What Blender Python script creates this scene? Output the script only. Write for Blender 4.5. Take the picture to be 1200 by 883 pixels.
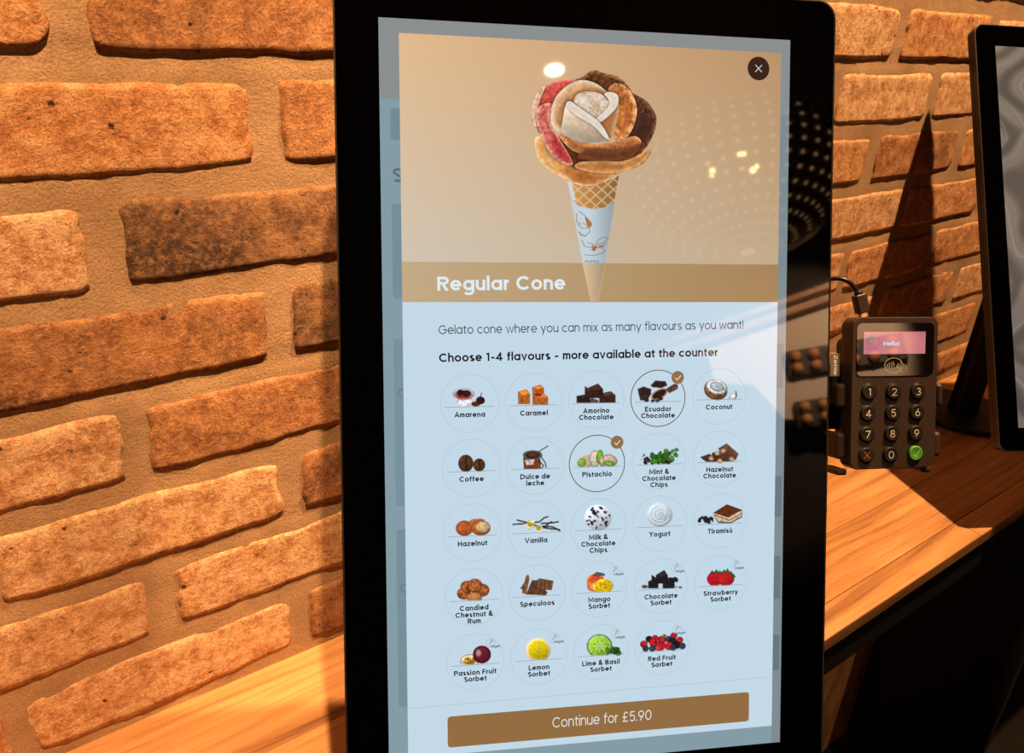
import bpy, bmesh, math, random
import numpy as np
from mathutils import Matrix, Vector, Euler, noise

C = bpy.context.scene.collection
for ob in list(bpy.data.objects):
    bpy.data.objects.remove(ob)

# ------------------------------------------------------------------ camera
IMG_W, IMG_H, FPX = 1200.0, 883.0, 957.28
CAM_LOC = Vector((-0.105179, -0.579284, -0.028097))
CAM_ROT = Euler((math.pi / 2 - 0.438302, -0.056083, -0.640408), 'XYZ')
cam_data = bpy.data.cameras.new('camera')
cam_data.sensor_width = 36.0
cam_data.lens = 36.0 * FPX / IMG_W
cam_data.clip_start = 0.01
cam = bpy.data.objects.new('camera', cam_data)
cam.location, cam.rotation_euler = CAM_LOC, CAM_ROT
C.objects.link(cam)
bpy.context.scene.camera = cam

# ------------------------------------------------------------------ world, exposure
sc = bpy.context.scene
sc.view_settings.view_transform = 'Standard'
sc.view_settings.look = 'None'
sc.view_settings.gamma = 1.0
sc.view_settings.use_curve_mapping = False
sc.view_settings.exposure = 0.0
world = bpy.data.worlds.new('world')
world.use_nodes = True
bg = world.node_tree.nodes['Background']
bg.inputs[0].default_value = (1.0, 0.55, 0.28, 1)
bg.inputs[1].default_value = 0.035
sc.world = world
sc.cycles.max_bounces = 6

# ------------------------------------------------------------------ main lamps (ceiling spots)
def spot(name, loc, target, power, cone, blend=0.35, radius=0.02, col=(1.0, 0.60, 0.285)):
    d = bpy.data.lights.new(name, 'SPOT')
    d.energy, d.color = power, col
    d.spot_size, d.spot_blend, d.shadow_soft_size = math.radians(cone), blend, radius
    o = bpy.data.objects.new(name, d)
    o.location = loc
    o.rotation_euler = (Vector(target) - Vector(loc)).to_track_quat('-Z', 'Y').to_euler()
    C.objects.link(o)
    return o
SPOTS = [((0.96, -0.44, 1.40), (0.95, -0.05, -0.35), 345, 62),
         ((-0.02, -0.66, 1.40), (-0.06, -0.02, -0.30), 360, 37)]
for i, (l, t, p, c) in enumerate(SPOTS):
    spot('spot_light', l, t, p, c)
spot('spot_light', (1.05, -2.35, 1.40), (0.42, -3.55, 0.72), 800, 44, col=(1.0, 0.66, 0.42))      # lights the board on the far wall
spot('spot_light', (1.75, -2.30, 1.40), (1.33, 0.0, -1.22), 120, 12, 0.8)                       # low wall under the counter

# ------------------------------------------------------------------ kiosk frame (pose of the big screen)
K1 = Matrix.Translation((0.1537, -0.0976, -0.0455)) @ Euler((-0.3835, 0, -0.487), 'XYZ').to_matrix().to_4x4()
K2 = Matrix.Translation((1.037, -0.060, -0.053)) @ Euler((-0.513, 0, -0.504), 'XYZ').to_matrix().to_4x4()
COUNTER_Z, FLOOR_Z, CEIL_Z = -0.61, -1.54, 1.45
SW, SH = 0.268, 0.268 * 16 / 9

def ray(x, y):
    d = CAM_ROT.to_matrix() @ Vector(((x - IMG_W / 2) / FPX, (IMG_H / 2 - y) / FPX, -1))
    return CAM_LOC, d
def uv_on(K, x, y, off=0.0):
    """pixel of the photograph -> (u, v) metres on the plane of a screen (u right, v down)"""
    inv = K.inverted()
    c, d = ray(x, y)
    c, d = inv @ c, inv.to_3x3() @ d
    t = (off - c.y) / d.y
    p = c + d * t
    return p.x, -p.z
def UV(x, y, off=0.0):
    return uv_on(K1, x, y, off)

# ------------------------------------------------------------------ material helpers
def lin(c):
    return tuple(((v / 255) / 12.92 if v / 255 <= 0.04045 else ((v / 255 + 0.055) / 1.055) ** 2.4) for v in c)
def mat(name, col=(0.5, 0.5, 0.5), rough=0.5, metal=0.0, ior=1.45, emit=None, es=1.0):
    m = bpy.data.materials.new(name)
    m.use_nodes = True
    b = m.node_tree.nodes['Principled BSDF']
    b.inputs['Base Color'].default_value = (*col, 1)
    b.inputs['Roughness'].default_value = rough
    b.inputs['Metallic'].default_value = metal
    b.inputs['IOR'].default_value = ior
    if emit:
        b.inputs['Emission Color'].default_value = (*emit, 1)
        b.inputs['Emission Strength'].default_value = es
    return m
class NT:
    def __init__(s, m):
        s.t = m.node_tree; s.b = s.t.nodes['Principled BSDF']
    def n(s, kind, **kw):
        nd = s.t.nodes.new(kind)
        for k, v in kw.items():
            if hasattr(nd, k) and k not in nd.inputs.keys(): setattr(nd, k, v)
            else: nd.inputs[k.replace('_', ' ') if k not in nd.inputs.keys() else k].default_value = v
        return nd
    def l(s, a, b): s.t.links.new(a, b)
    def ramp(s, fac, stops):
        r = s.t.nodes.new('ShaderNodeValToRGB')
        e = r.color_ramp.elements
        while len(e) < len(stops): e.new(0.5)
        for el, (p, c) in zip(e, stops):
            el.position = p; el.color = (*c, 1) if len(c) == 3 else c
        s.l(fac, r.inputs[0]); return r.outputs[0]
    def coords(s, scale=(1, 1, 1), rnd=True):
        """world-scale position, shifted per object so that no two pieces match"""
        g = s.t.nodes.new('ShaderNodeNewGeometry')
        mp = s.t.nodes.new('ShaderNodeMapping'); mp.inputs['Scale'].default_value = scale
        s.l(g.outputs['Position'], mp.inputs['Vector'])
        if rnd:
            oi = s.t.nodes.new('ShaderNodeObjectInfo')
            mu = s.t.nodes.new('ShaderNodeMath'); mu.operation = 'MULTIPLY'; mu.inputs[1].default_value = 37.0
            s.l(oi.outputs['Random'], mu.inputs[0])
            cb = s.t.nodes.new('ShaderNodeCombineXYZ')
            for k in range(3): s.l(mu.outputs[0], cb.inputs[k])
            s.l(cb.outputs[0], mp.inputs['Location'])
        return mp.outputs[0]
    def noise(s, v, scale, detail=4, rough=0.6, dist=0.0):
        n = s.t.nodes.new('ShaderNodeTexNoise')
        n.inputs['Scale'].default_value = scale; n.inputs['Detail'].default_value = detail
        n.inputs['Roughness'].default_value = rough; n.inputs['Distortion'].default_value = dist
        s.l(v, n.inputs['Vector']); return n.outputs['Fac']
    def mix(s, fac, a, b, mode='MIX'):
        m = s.t.nodes.new('ShaderNodeMix'); m.data_type = 'RGBA'; m.blend_type = mode
        for sock, val in ((m.inputs[0], fac), (m.inputs[6], a), (m.inputs[7], b)):
            if isinstance(val, (int, float)): sock.default_value = val
            elif isinstance(val, tuple): sock.default_value = (*val, 1) if len(val) == 3 else val
            else: s.l(val, sock)
        return m.outputs[2]
    def math(s, op, a, b=0.0):
        m = s.t.nodes.new('ShaderNodeMath'); m.operation = op
        for k, val in enumerate((a, b)):
            if isinstance(val, (int, float)): m.inputs[k].default_value = val
            else: s.l(val, m.inputs[k])
        return m.outputs[0]
    def bump(s, h, dist, strength=1.0, normal=None):
        b = s.t.nodes.new('ShaderNodeBump'); b.inputs['Distance'].default_value = dist
        b.inputs['Strength'].default_value = strength
        s.l(h, b.inputs['Height'])
        if normal is not None: s.l(normal, b.inputs['Normal'])
        return b.outputs[0]

def brick_mat(name, light, base, dark, thr, soot=0.0):
    """old brick: mottled face, darker fired blotches, sand pits"""
    m = mat(name, base, 0.92); t = NT(m)
    v = t.coords()
    big = t.noise(v, 13, 5, 0.62, 0.2)
    mid = t.noise(v, 60, 7, 0.78)
    spk = t.noise(v, 190, 5, 0.8)
    fine = t.noise(v, 700, 3, 0.75)
    c = t.ramp(mid, [(0.35, dark), (0.46, base), (0.58, light)])
    dk = t.ramp(spk, [(0.38, tuple(x * 0.5 for x in dark)), (0.60, tuple(x * 1.25 for x in dark))])
    c = t.mix(t.ramp(big, [(thr, (0, 0, 0)), (thr + 0.14, (1, 1, 1))]), c, dk)
    c = t.mix(t.ramp(spk, [(0.50, (0, 0, 0)), (0.72, (0.75, 0.75, 0.75))]), c, tuple(min(1, x * 1.35) for x in light))
    c = t.mix(0.6, c, t.ramp(fine, [(0.32, (0.42, 0.38, 0.34)), (0.52, (1, 1, 1)), (0.72, (1.45, 1.4, 1.35))]), 'MULTIPLY')
    vo = t.t.nodes.new('ShaderNodeTexVoronoi'); vo.inputs['Scale'].default_value = 55; t.l(v, vo.inputs['Vector'])
    pits = t.ramp(t.math('ADD', vo.outputs['Distance'], t.math('MULTIPLY', t.math('SUBTRACT', mid, 0.5), 0.9)), [(0.0, (0, 0, 0)), (0.05, (1, 1, 1))])
    c = t.mix(pits, tuple(x * 0.2 for x in dark), c)
    t.l(c, t.b.inputs['Base Color'])
    n = t.bump(mid, 0.0030, 0.85)
    n = t.bump(spk, 0.0017, 0.9, n)
    n = t.bump(fine, 0.0003, 0.8, n)
    n = t.bump(pits, 0.0010, 1.0, n)
    t.l(n, t.b.inputs['Normal'])
    return m
BRICKS = {
    'a': brick_mat('brick_orange', (0.68, 0.36, 0.17), (0.52, 0.215, 0.080), (0.33, 0.125, 0.045), 0.60),
    'p': brick_mat('brick_pale', (0.80, 0.50, 0.29), (0.60, 0.29, 0.13), (0.38, 0.16, 0.065), 0.66),
    'm': brick_mat('brick_mid', (0.52, 0.25, 0.11), (0.38, 0.155, 0.060), (0.22, 0.09, 0.04), 0.50),
    'd': brick_mat('brick_dark', (0.38, 0.19, 0.09), (0.23, 0.105, 0.048), (0.12, 0.06, 0.033), 0.46),
}
M = {}
mm = mat('mortar', (0.42, 0.27, 0.17), 0.95); t = NT(mm); v = t.coords(rnd=False)
f1, f2, f3 = t.noise(v, 14, 4), t.noise(v, 520, 3, 0.7), t.noise(v, 90, 4, 0.7)
c = t.ramp(f1, [(0.35, (0.34, 0.20, 0.105)), (0.65, (0.48, 0.295, 0.165))])
c = t.mix(0.5, c, t.ramp(f2, [(0.3, (0.5, 0.48, 0.45)), (0.6, (1.2, 1.2, 1.2))]), 'MULTIPLY')
t.l(c, t.b.inputs['Base Color'])
t.l(t.bump(f2, 0.0007, 0.9, t.bump(f3, 0.0014, 0.6)), t.b.inputs['Normal'])
M['mortar'] = mm

def wood_mat(name, a, b, dark, rough=0.38, axis_scale=(1.6, 22, 22), knots=True):
    m = mat(name, a, rough); t = NT(m)
    v = t.coords(axis_scale)
    g = t.noise(v, 1.0, 6, 0.65, 1.6)
    g2 = t.noise(t.coords((9, 260, 260)), 1.0, 4, 0.7, 0.2)
    c = t.ramp(g, [(0.28, dark), (0.45, a), (0.62, b)])
    c = t.mix(0.45, c, t.ramp(g2, [(0.34, (0.55, 0.48, 0.42)), (0.55, (1.05, 1.05, 1.05))]), 'MULTIPLY')
    t.l(c, t.b.inputs['Base Color'])
    t.l(t.bump(g2, 0.0002, 0.5), t.b.inputs['Normal'])
    return m
M['oak'] = wood_mat('oak_plank', (0.46, 0.215, 0.080), (0.62, 0.31, 0.125), (0.20, 0.085, 0.033))
M['panel'] = wood_mat('wood_panelling', (0.36, 0.18, 0.085), (0.48, 0.28, 0.14), (0.16, 0.06, 0.025), 0.5, (9, 9, 3))
M['glass'] = mat('bezel_glass', (0.0004, 0.0003, 0.0003), 0.03, ior=1.62)
M['rim'] = mat('rim_metal', (0.035, 0.028, 0.024), 0.35, 0.5)
M['shell'] = mat('shell_plastic', (0.007, 0.006, 0.005), 0.45)
M['black'] = mat('black_metal', (0.006, 0.0045, 0.0035), 0.6)
M['reader'] = mat('reader_plastic', (0.045, 0.025, 0.019), 0.5)
M['key'] = mat('key_rubber', (0.016, 0.012, 0.010), 0.45)
M['green'] = mat('green_key', (0.09, 0.42, 0.05), 0.45)
M['print'] = mat('key_print', (0.78, 0.70, 0.60), 0.6)
M['red'] = mat('red_print', (0.55, 0.14, 0.04), 0.6)
M['tag'] = mat('grey_tag', (0.12, 0.11, 0.10), 0.6)
M['gold'] = mat('plug_gold', (0.85, 0.62, 0.32), 0.3, 1.0)
M['window'] = mat('reader_window', (0.004, 0.003, 0.003), 0.02, ior=1.55)
M['floor'] = mat('floor_tile', (0.010, 0.006, 0.0045), 0.55)
M['grout'] = mat('floor_grout', (0.08, 0.045, 0.022), 0.8)
M['cable'] = mat('cable_rubber', (0.010, 0.009, 0.008), 0.35)
# every picture shown on a screen: colours live in a corner attribute and glow; the glass gloss lies over them
def screen_mat(name, strength):
    m = mat(name, (0.0, 0.0, 0.0), 0.03, ior=1.62); t = NT(m)
    at = t.t.nodes.new('ShaderNodeAttribute'); at.attribute_name = 'tint'
    t.l(at.outputs['Color'], t.b.inputs['Emission Color'])
    t.b.inputs['Emission Strength'].default_value = strength
    return m
M['screen'] = screen_mat('screen_picture', 1.0)

# ------------------------------------------------------------------ object helpers
def link(name, me, m=None, parent=None, local=None):
    o = bpy.data.objects.new(name, me)
    C.objects.link(o)
    if m is not None and me is not None and not me.materials: me.materials.append(m)
    if parent is not None: o.parent = parent
    if local is not None: o.matrix_local = local
    return o
def thing(name, label, cat, loc=(0, 0, 0), rz=0.0, group=None):
    o = bpy.data.objects.new(name, None)
    o.empty_display_size = 0.05
    o.matrix_world = Matrix.Translation(loc) @ Matrix.Rotation(rz, 4, 'Z')
    C.objects.link(o)
    o['label'], o['category'] = label, cat
    if group: o['group'] = group
    return o
def tag(o, label, cat, group=None):
    o['label'], o['category'] = label, cat
    if group: o['group'] = group
    return o
def bm_mesh(name, bm, smooth=False):
    me = bpy.data.meshes.new(name)
    bm.to_mesh(me); bm.free()
    if smooth:
        for p in me.polygons: p.use_smooth = True
    return me
def box_bm(bm, x0, x1, y0, y1, z0, z1, mtx=None):
    r = bmesh.ops.create_cube(bm, size=1)
    vs = r['verts']
    for vv in vs:
        vv.co = Vector(((x0 + x1) / 2 + vv.co.x * (x1 - x0), (y0 + y1) / 2 + vv.co.y * (y1 - y0), (z0 + z1) / 2 + vv.co.z * (z1 - z0)))
        if mtx: vv.co = mtx @ vv.co
    return vs
def box(name, x0, x1, y0, y1, z0, z1, m, parent=None, bevel=0.0, seg=3, local=None):
    bm = bmesh.new(); box_bm(bm, x0, x1, y0, y1, z0, z1)
    if bevel: bmesh.ops.bevel(bm, geom=bm.edges[:], offset=bevel, segments=seg, affect='EDGES', profile=0.5)
    return link(name, bm_mesh(name, bm), m, parent, local)
def rrect(x0, x1, z0, z1, r, n=6):
    pts = []
    for cx, cz, a0 in ((x1 - r, z1 - r, 0), (x0 + r, z1 - r, 90), (x0 + r, z0 + r, 180), (x1 - r, z0 + r, 270)):
        for k in range(n + 1):
            a = math.radians(a0 + 90 * k / n)
            pts.append((cx + r * math.cos(a), cz + r * math.sin(a)))
    return pts
def slab_bm(bm, rings):
    """loft closed outlines: rings = [(points[(x,z)], y)], capped at both ends"""
    loops = [[bm.verts.new((x, y, z)) for x, z in pts] for pts, y in rings]
    n = len(loops[0])
    for a, b in zip(loops, loops[1:]):
        for k in range(n):
            bm.faces.new((a[k], a[(k + 1) % n], b[(k + 1) % n], b[k]))
    bm.faces.new(loops[0]); bm.faces.new(loops[-1])
    bmesh.ops.recalc_face_normals(bm, faces=bm.faces)
def slab(name, x0, x1, z0, z1, r, yfront, yback, m, parent, edge=0.0015, local=None):
    bm = bmesh.new()
    e = edge
    slab_bm(bm, [(rrect(x0 + e, x1 - e, z0 + e, z1 - e, max(r - e, 0.0005)), yfront),
                 (rrect(x0 + e * .3, x1 - e * .3, z0 + e * .3, z1 - e * .3, r - e * .3), yfront + e * .3),
                 (rrect(x0, x1, z0, z1, r), yfront + e),
                 (rrect(x0, x1, z0, z1, r), yback - e),
                 (rrect(x0 + e, x1 - e, z0 + e, z1 - e, max(r - e, 0.0005)), yback)])
    return link(name, bm_mesh(name, bm), m, parent, local)
def tube_bm(bm, pts, r, n=12, cap=True):
    pts = [Vector(p) for p in pts]; loops = []
    up = Vector((0.13, 0.2, 0.97))
    for i, p in enumerate(pts):
        d = (pts[min(i + 1, len(pts) - 1)] - pts[max(i - 1, 0)]).normalized()
        a = d.cross(up).normalized(); b = d.cross(a)
        rr = r[i] if isinstance(r, (list, tuple)) else r
        loops.append([bm.verts.new(p + a * rr * math.cos(2 * math.pi * k / n) + b * rr * math.sin(2 * math.pi * k / n)) for k in range(n)])
    for a, b in zip(loops, loops[1:]):
        for k in range(n): bm.faces.new((a[k], a[(k + 1) % n], b[(k + 1) % n], b[k]))
    if cap: bm.faces.new(loops[0]); bm.faces.new(loops[-1])
    bmesh.ops.recalc_face_normals(bm, faces=bm.faces)
def lathe_bm(bm, prof, n=48, mtx=None):
    loops = [[bm.verts.new((r * math.cos(2 * math.pi * k / n), r * math.sin(2 * math.pi * k / n), z)) for k in range(n)] for r, z in prof]
    for a, b in zip(loops, loops[1:]):
        for k in range(n): bm.faces.new((a[k], a[(k + 1) % n], b[(k + 1) % n], b[k]))
    bm.faces.new(loops[0]); bm.faces.new(loops[-1])
    if mtx:
        for lp in loops:
            for vv in lp: vv.co = mtx @ vv.co
    bmesh.ops.recalc_face_normals(bm, faces=bm.faces)

# ------------------------------------------------------------------ lettering: geometric stroke alphabet
def arc(cx, cy, rx, ry, a0, a1, n=14):
    k = max(3, int(abs(a1 - a0) / 360 * n * 2))
    return [(cx + rx * math.cos(math.radians(a0 + (a1 - a0) * i / k)), cy + ry * math.sin(math.radians(a0 + (a1 - a0) * i / k))) for i in range(k + 1)]
def glyph(ch, w):
    a, X, Cp, A, D = w / 2, 0.53, 0.70, 0.74, -0.20
    r, ry = 0.27 - a, X / 2 - a
    cx = 0.27; R = 2 * cx - a
    ring = arc(cx, X / 2, r, ry, 0, 360)
    J = (Cp - w) / 2                      # capital half height
    ring_c = arc(0.36, Cp / 2, 0.36 - a, J, 0, 360)
    def n_(x0, wd, top=X): return arc(x0 + wd / 2, top - a - wd * .45, wd / 2, wd * .45, 180, 0) + [(x0 + wd, 0)]
    G = {
     'a': ([ring, [(R, 0), (R, X)]], .54), 'b': ([ring, [(a, 0), (a, A)]], .54), 'd': ([ring, [(R, 0), (R, A)]], .54),
     'p': ([ring, [(a, D), (a, X)]], .54), 'q': ([ring, [(R, D), (R, X)]], .54),
     'g': ([ring, [(R, X), (R, -.03)] + arc(cx, -.03, r, .17 - a * .4, 0, -150)], .54),
     'o': ([ring], .54), 'c': ([arc(cx, X / 2, r, ry, 42, 318)], .49), 'e': ([[(w * .6, X / 2), (R, X / 2)] + arc(cx, X / 2, r, ry, 0, 322)], .54),
     'f': ([[(.13, 0), (.13, A - .16)] + arc(.13 + .14, A - .16, .14, .16 - a, 180, 95), [(0, X - a), (.30, X - a)]], .30),
     'h': ([[(a, 0), (a, A)], n_(a, .46 - w)], .46), 'n': ([[(a, 0), (a, X)], n_(a, .46 - w)], .46),
     'i': ([[(a, 0), (a, X)], [(a, A - w * 1.1), (a, A)]], w), 'l': ([[(a, 0), (a, A)]], w),
     'k': ([[(a, 0), (a, A)], [(.40, X), (a + .02, .24)], [(.15, .32), (.42, 0)]], .42),
     'm': ([[(a, 0), (a, X)], n_(a, .39 - w), n_(a + .39 - w, .39 - w)], .78 - w),
     'r': ([[(a, 0), (a, X)], arc(a + .20, X - .20 - a, .20, .20, 180, 95)], .27),
     's': ([arc(.20, X * .73, .17 - a * .5, X * .27 - a, 40, 270, 10)[:-1] + arc(.20, X * .27, .18 - a * .5, X * .27 - a, 90, -140, 10)], .40),
     't': ([[(.13, A - .1), (.13, .12)] + arc(.13 + .12, .12, .12, .12 - a, 180, 275), [(0, X - a), (.30, X - a)]], .30),
     'u': ([[(a, X), (a, .21)] + arc(.23, .21, .23 - a, .21 - a, 180, 360) + [(.46 - a, X)], [(.46 - a, 0), (.46 - a, X)]], .46),
     'v': ([[(a * .7, X), (.24, a * .5), (.48 - a * .7, X)]], .48),
     'w': ([[(a * .7, X), (.20, a * .5), (.36, X - a), (.52, a * .5), (.72 - a * .7, X)]], .72),
     'x': ([[(a, X), (.44 - a, 0)], [(.44 - a, X), (a, 0)]], .44),
     'y': ([[(a * .7, X), (.25, .03)], [(.48 - a * .7, X), (.16, D)]], .48),
     'z': ([[(0.02, X - a), (.38, X - a), (.03, a), (.42, a)]], .42),
     'A': ([[(a * .6, 0), (.32, Cp - a * .6), (.64 - a * .6, 0)], [(.13, .20), (.51, .20)]], .64),
     'B': ([[(a, 0), (a, Cp)], [(a, Cp - a)] + arc(.30, Cp * .74, .17 - a * .5, Cp * .26 - a, 90, -90) + [(a, Cp * .48 + a * 0)], [(a, Cp * .5)] + arc(.32, Cp * .26, .20 - a * .5, Cp * .26 - a * .9, 90, -90) + [(a, a)]], .54),
     'C': ([arc(.36, Cp / 2, .36 - a, J, 42, 318)], .66),
     'D': ([[(a, a)] + [(a, Cp - a), (.26, Cp - a)] + arc(.27, Cp / 2, .36 - a, J, 90, -90) + [(a, a)]], .64),
     'E': ([[(.46, Cp - a), (a, Cp - a), (a, a), (.46, a)], [(a, Cp / 2), (.42, Cp / 2)]], .47), 'F': ([[(.46, Cp - a), (a, Cp - a), (a, 0)], [(a, Cp / 2 - .02), (.42, Cp / 2 - .02)]], .46),
     'G': ([arc(.36, Cp / 2, .36 - a, J, 42, 360) + [(.40, Cp / 2)]], .72),
     'H': ([[(a, 0), (a, Cp)], [(.58 - a, 0), (.58 - a, Cp)], [(a, Cp / 2), (.58 - a, Cp / 2)]], .58),
     'L': ([[(a, Cp), (a, a), (.42, a)]], .43), 'M': ([[(a, 0), (a, Cp - a * .4), (.38, .18), (.76 - a, Cp - a * .4), (.76 - a, 0)]], .76),
     'P': ([[(a, 0), (a, Cp)], [(a, Cp - a)] + arc(.32, Cp * .71, .20 - a * .5, Cp * .29 - a, 90, -90) + [(a, Cp * .42 + a)]], .53),
     'R': ([[(a, 0), (a, Cp)], [(a, Cp - a)] + arc(.32, Cp * .71, .20 - a * .5, Cp * .29 - a, 90, -90) + [(a, Cp * .42 + a)], [(.28, Cp * .42), (.50 - a * .4, 0)]], .54),
     'S': ([arc(.26, Cp * .735, .22 - a * .5, Cp * .265 - a, 35, 270, 12)[:-1] + arc(.26, Cp * .265, .24 - a * .5, Cp * .265 - a * .8, 90, -145, 12)], .51),
     'T': ([[(0, Cp - a), (.52, Cp - a)], [(.26, 0), (.26, Cp)]], .52), 'V': ([[(a * .6, Cp), (.32, a * .6), (.64 - a * .6, Cp)]], .64),
     'Y': ([[(a * .6, Cp), (.29, .30), (.58 - a * .6, Cp)], [(.29, .30), (.29, 0)]], .58), 'Z': ([[(.02, Cp - a), (.48, Cp - a), (.04, a), (.52, a)]], .54),
     '&': ([[(.56, 0), (.17, .42)] + arc(.27, .55, .12, .12, 215, -35)[::1] + [(.14, .32)] + arc(.24, .19, .20 - a * .5, .19 - a, 130, 315) + [(.56, .32)]], .60),
     '0': ([arc(.29, Cp / 2, .27 - a, J, 0, 360)], .58), '1': ([[(0.02, Cp - a - .06), (.2, Cp - a * 1.2), (.2, 0)]], .30),
     '2': ([arc(.25, Cp - .22, .22 - a * .5, .22 - a, 170, -35) + [(.05, a), (.50, a)]], .52),
     '3': ([arc(.24, Cp * .74, .20 - a * .5, Cp * .26 - a, 150, -80, 10) + arc(.24, Cp * .27, .23 - a * .5, Cp * .27 - a, 80, -150, 10)], .50),
     '4': ([[(.36, 0), (.36, Cp)], [(.36, Cp - a), (.04, .19), (.54, .19)]], .56),
     '5': ([[(.46, Cp - a), (.12, Cp - a), (.09, .38)] + arc(.26, .23, .24 - a, .22 - a * .7, 130, -150)], .52),
     '6': ([arc(.27, .23, .25 - a, .23 - a, 0, 360), [(.36, Cp - a * .3), (.06, .30)]], .54),
     '7': ([[(.03, Cp - a), (.48, Cp - a), (.16, 0)]], .50),
     '8': ([arc(.26, Cp * .74, .20 - a * .6, Cp * .26 - a, 0, 360), arc(.26, Cp * .28, .25 - a, Cp * .28 - a, 0, 360)], .52),
     '9': ([arc(.27, Cp - .23, .25 - a, .23 - a, 0, 360), [(.48, Cp - .30), (.18, a * .3)]], .54),
     '-': ([[(.04, .27), (.34, .27)]], .38), '.': ([[(a * .6, 0), (a * .6, w * 1.2)]], w * 1.2), '!': ([[(a, .2), (a, Cp)], [(a, 0), (a, w * 1.2)]], w * 1.2),
     '\u00a3': ([arc(.32, Cp - .18, .17 - a * .5, .18 - a, 20, 180) + [(.19, .14), (.08, a), (.50, a)], [(.04, .32), (.42, .32)]], .54),
    }
    if ch == '\u00f9':
        s, ad = glyph('u', w); return s + [[(.12, A), (.26, X + .08)]], ad
    return G[ch]
def ribbon(pts, w):
    """centre line -> list of quads of constant width (mitred)"""
    pts = [p for i, p in enumerate(pts) if i == 0 or math.dist(p, pts[i - 1]) > 1e-4]
    closed = len(pts) > 3 and math.dist(pts[0], pts[-1]) < 1e-3
    if closed: pts = pts[:-1]
    n = len(pts); L, R = [], []
    for i, p in enumerate(pts):
        q0 = pts[i - 1] if (i > 0 or closed) else None
        q1 = pts[(i + 1) % n] if (i < n - 1 or closed) else None
        d0 = np.array(p) - q0 if q0 is not None else None; d1 = np.array(q1) - p if q1 is not None else None
        if d0 is None: d0 = d1
        if d1 is None: d1 = d0
        d0 = d0 / np.hypot(*d0); d1 = d1 / np.hypot(*d1)
        n0, n1 = np.array((-d0[1], d0[0])), np.array((-d1[1], d1[0]))
        m_ = n0 + n1; l = np.hypot(*m_)
        m_ = n0 if l < 1e-3 else m_ / l
        k = min(1 / max(m_ @ n0, .35), 2.0) * w / 2
        L.append((p[0] + m_[0] * k, p[1] + m_[1] * k)); R.append((p[0] - m_[0] * k, p[1] - m_[1] * k))
    out = []
    for i in range(n if closed else n - 1):
        j = (i + 1) % n
        out.append([L[i], L[j], R[j], R[i]])
    return out
def text_polys(s, w=0.08, track=0.075):
    x, out = 0.0, []
    for ch in s:
        if ch == ' ': x += 0.27; continue
        st, ad = glyph(ch, w)
        for p in st:
            for q in ribbon(p, w): out.append([(u + x, v) for u, v in q])
        x += ad + track
    return out, x - track

# ------------------------------------------------------------------ flat coloured print on a screen plane
class Print:
    """polygons with colours on the plane (u right, v down); layer 1, 2, ... lifts each over the last by a hair"""
    def __init__(s): s.v, s.f, s.c = [], [], []
    def poly(s, pts, col, layer=1, lin_in=False):
        b = len(s.v); y = -0.00014 * layer
        s.v += [(p[0], y, -p[1]) for p in pts]
        s.f.append(list(range(b, b + len(pts))))
        cols = col if isinstance(col, list) else [col] * len(pts)
        s.c += [tuple(c) if lin_in else lin(c) for c in cols]
    def rect(s, u0, v0, u1, v1, col, layer=1): s.poly([(u0, v0), (u0, v1), (u1, v1), (u1, v0)], col, layer)
    def rrect(s, u0, v0, u1, v1, r, col, layer=1): s.poly([(x, z) for x, z in rrect(u0, u1, v0, v1, r)], col, layer)
    def disc(s, u, v, r, col, layer=1, n=40): s.poly([(u + r * math.cos(2 * math.pi * k / n), v - r * math.sin(2 * math.pi * k / n)) for k in range(n)], col, layer)
    def line(s, pts, w, col, layer=1):
        for q in ribbon(pts, w): s.poly(q, col, layer)
    def ring(s, u, v, r, w, col, layer=1, n=64): s.line([(u + r * math.cos(2 * math.pi * k / n), v + r * math.sin(2 * math.pi * k / n)) for k in range(n)] + [(u + r, v)], w, col, layer)
    def text(s, txt, u, v, cap, col, layer=1, weight=.08, width=None, align='l', track=.075, rot=0.0):
        polys, wd = text_polys(txt, weight, track)
        k = cap / 0.70; kx = k if width is None else width / wd
        off = {'l': 0, 'c': -wd * kx / 2, 'r': -wd * kx}[align]
        cr, sr = math.cos(rot), math.sin(rot)
        for q in polys:
            pp = [(x * kx + off, -y * k) for x, y in q]
            s.poly([(u + x * cr - y * sr, v + x * sr + y * cr) for x, y in pp], col, layer)
    def grid(s, U, V, col, alpha, layer=1):
        ny, nx = U.shape; b = len(s.v); y = -0.00014 * layer
        s.v += [(float(U[j, i]), y, -float(V[j, i])) for j in range(ny) for i in range(nx)]
        L = np.clip(col, 0, 255) / 255; L = np.where(L <= .04045, L / 12.92, ((L + .055) / 1.055) ** 2.4)
        s.c += [tuple(L[j, i]) for j in range(ny) for i in range(nx)]
        m_ = (alpha[:-1, :-1] + alpha[1:, :-1] + alpha[:-1, 1:] + alpha[1:, 1:]) > 0
        for j, i in zip(*np.nonzero(m_)):
            q = b + int(j) * nx + int(i); s.f.append([q, q + nx, q + nx + 1, q + 1])
    def build(s, name, m, parent=None, local=None):
        me = bpy.data.meshes.new(name)
        me.from_pydata(s.v, [], s.f)
        ca = me.color_attributes.new('tint', 'FLOAT_COLOR', 'POINT')
        ca.data.foreach_set('color', np.array([(*c, 1) for c in s.c], dtype=np.float32).ravel())
        # all faces look towards the viewer (-y)
        me.update()
        flip = [p.index for p in me.polygons if p.normal.y > 0]
        if flip:
            bm = bmesh.new(); bm.from_mesh(me); bm.faces.ensure_lookup_table()
            bmesh.ops.reverse_faces(bm, faces=[bm.faces[i] for i in flip]); bm.to_mesh(me); bm.free()
        return link(name, me, m, parent, local)

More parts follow.
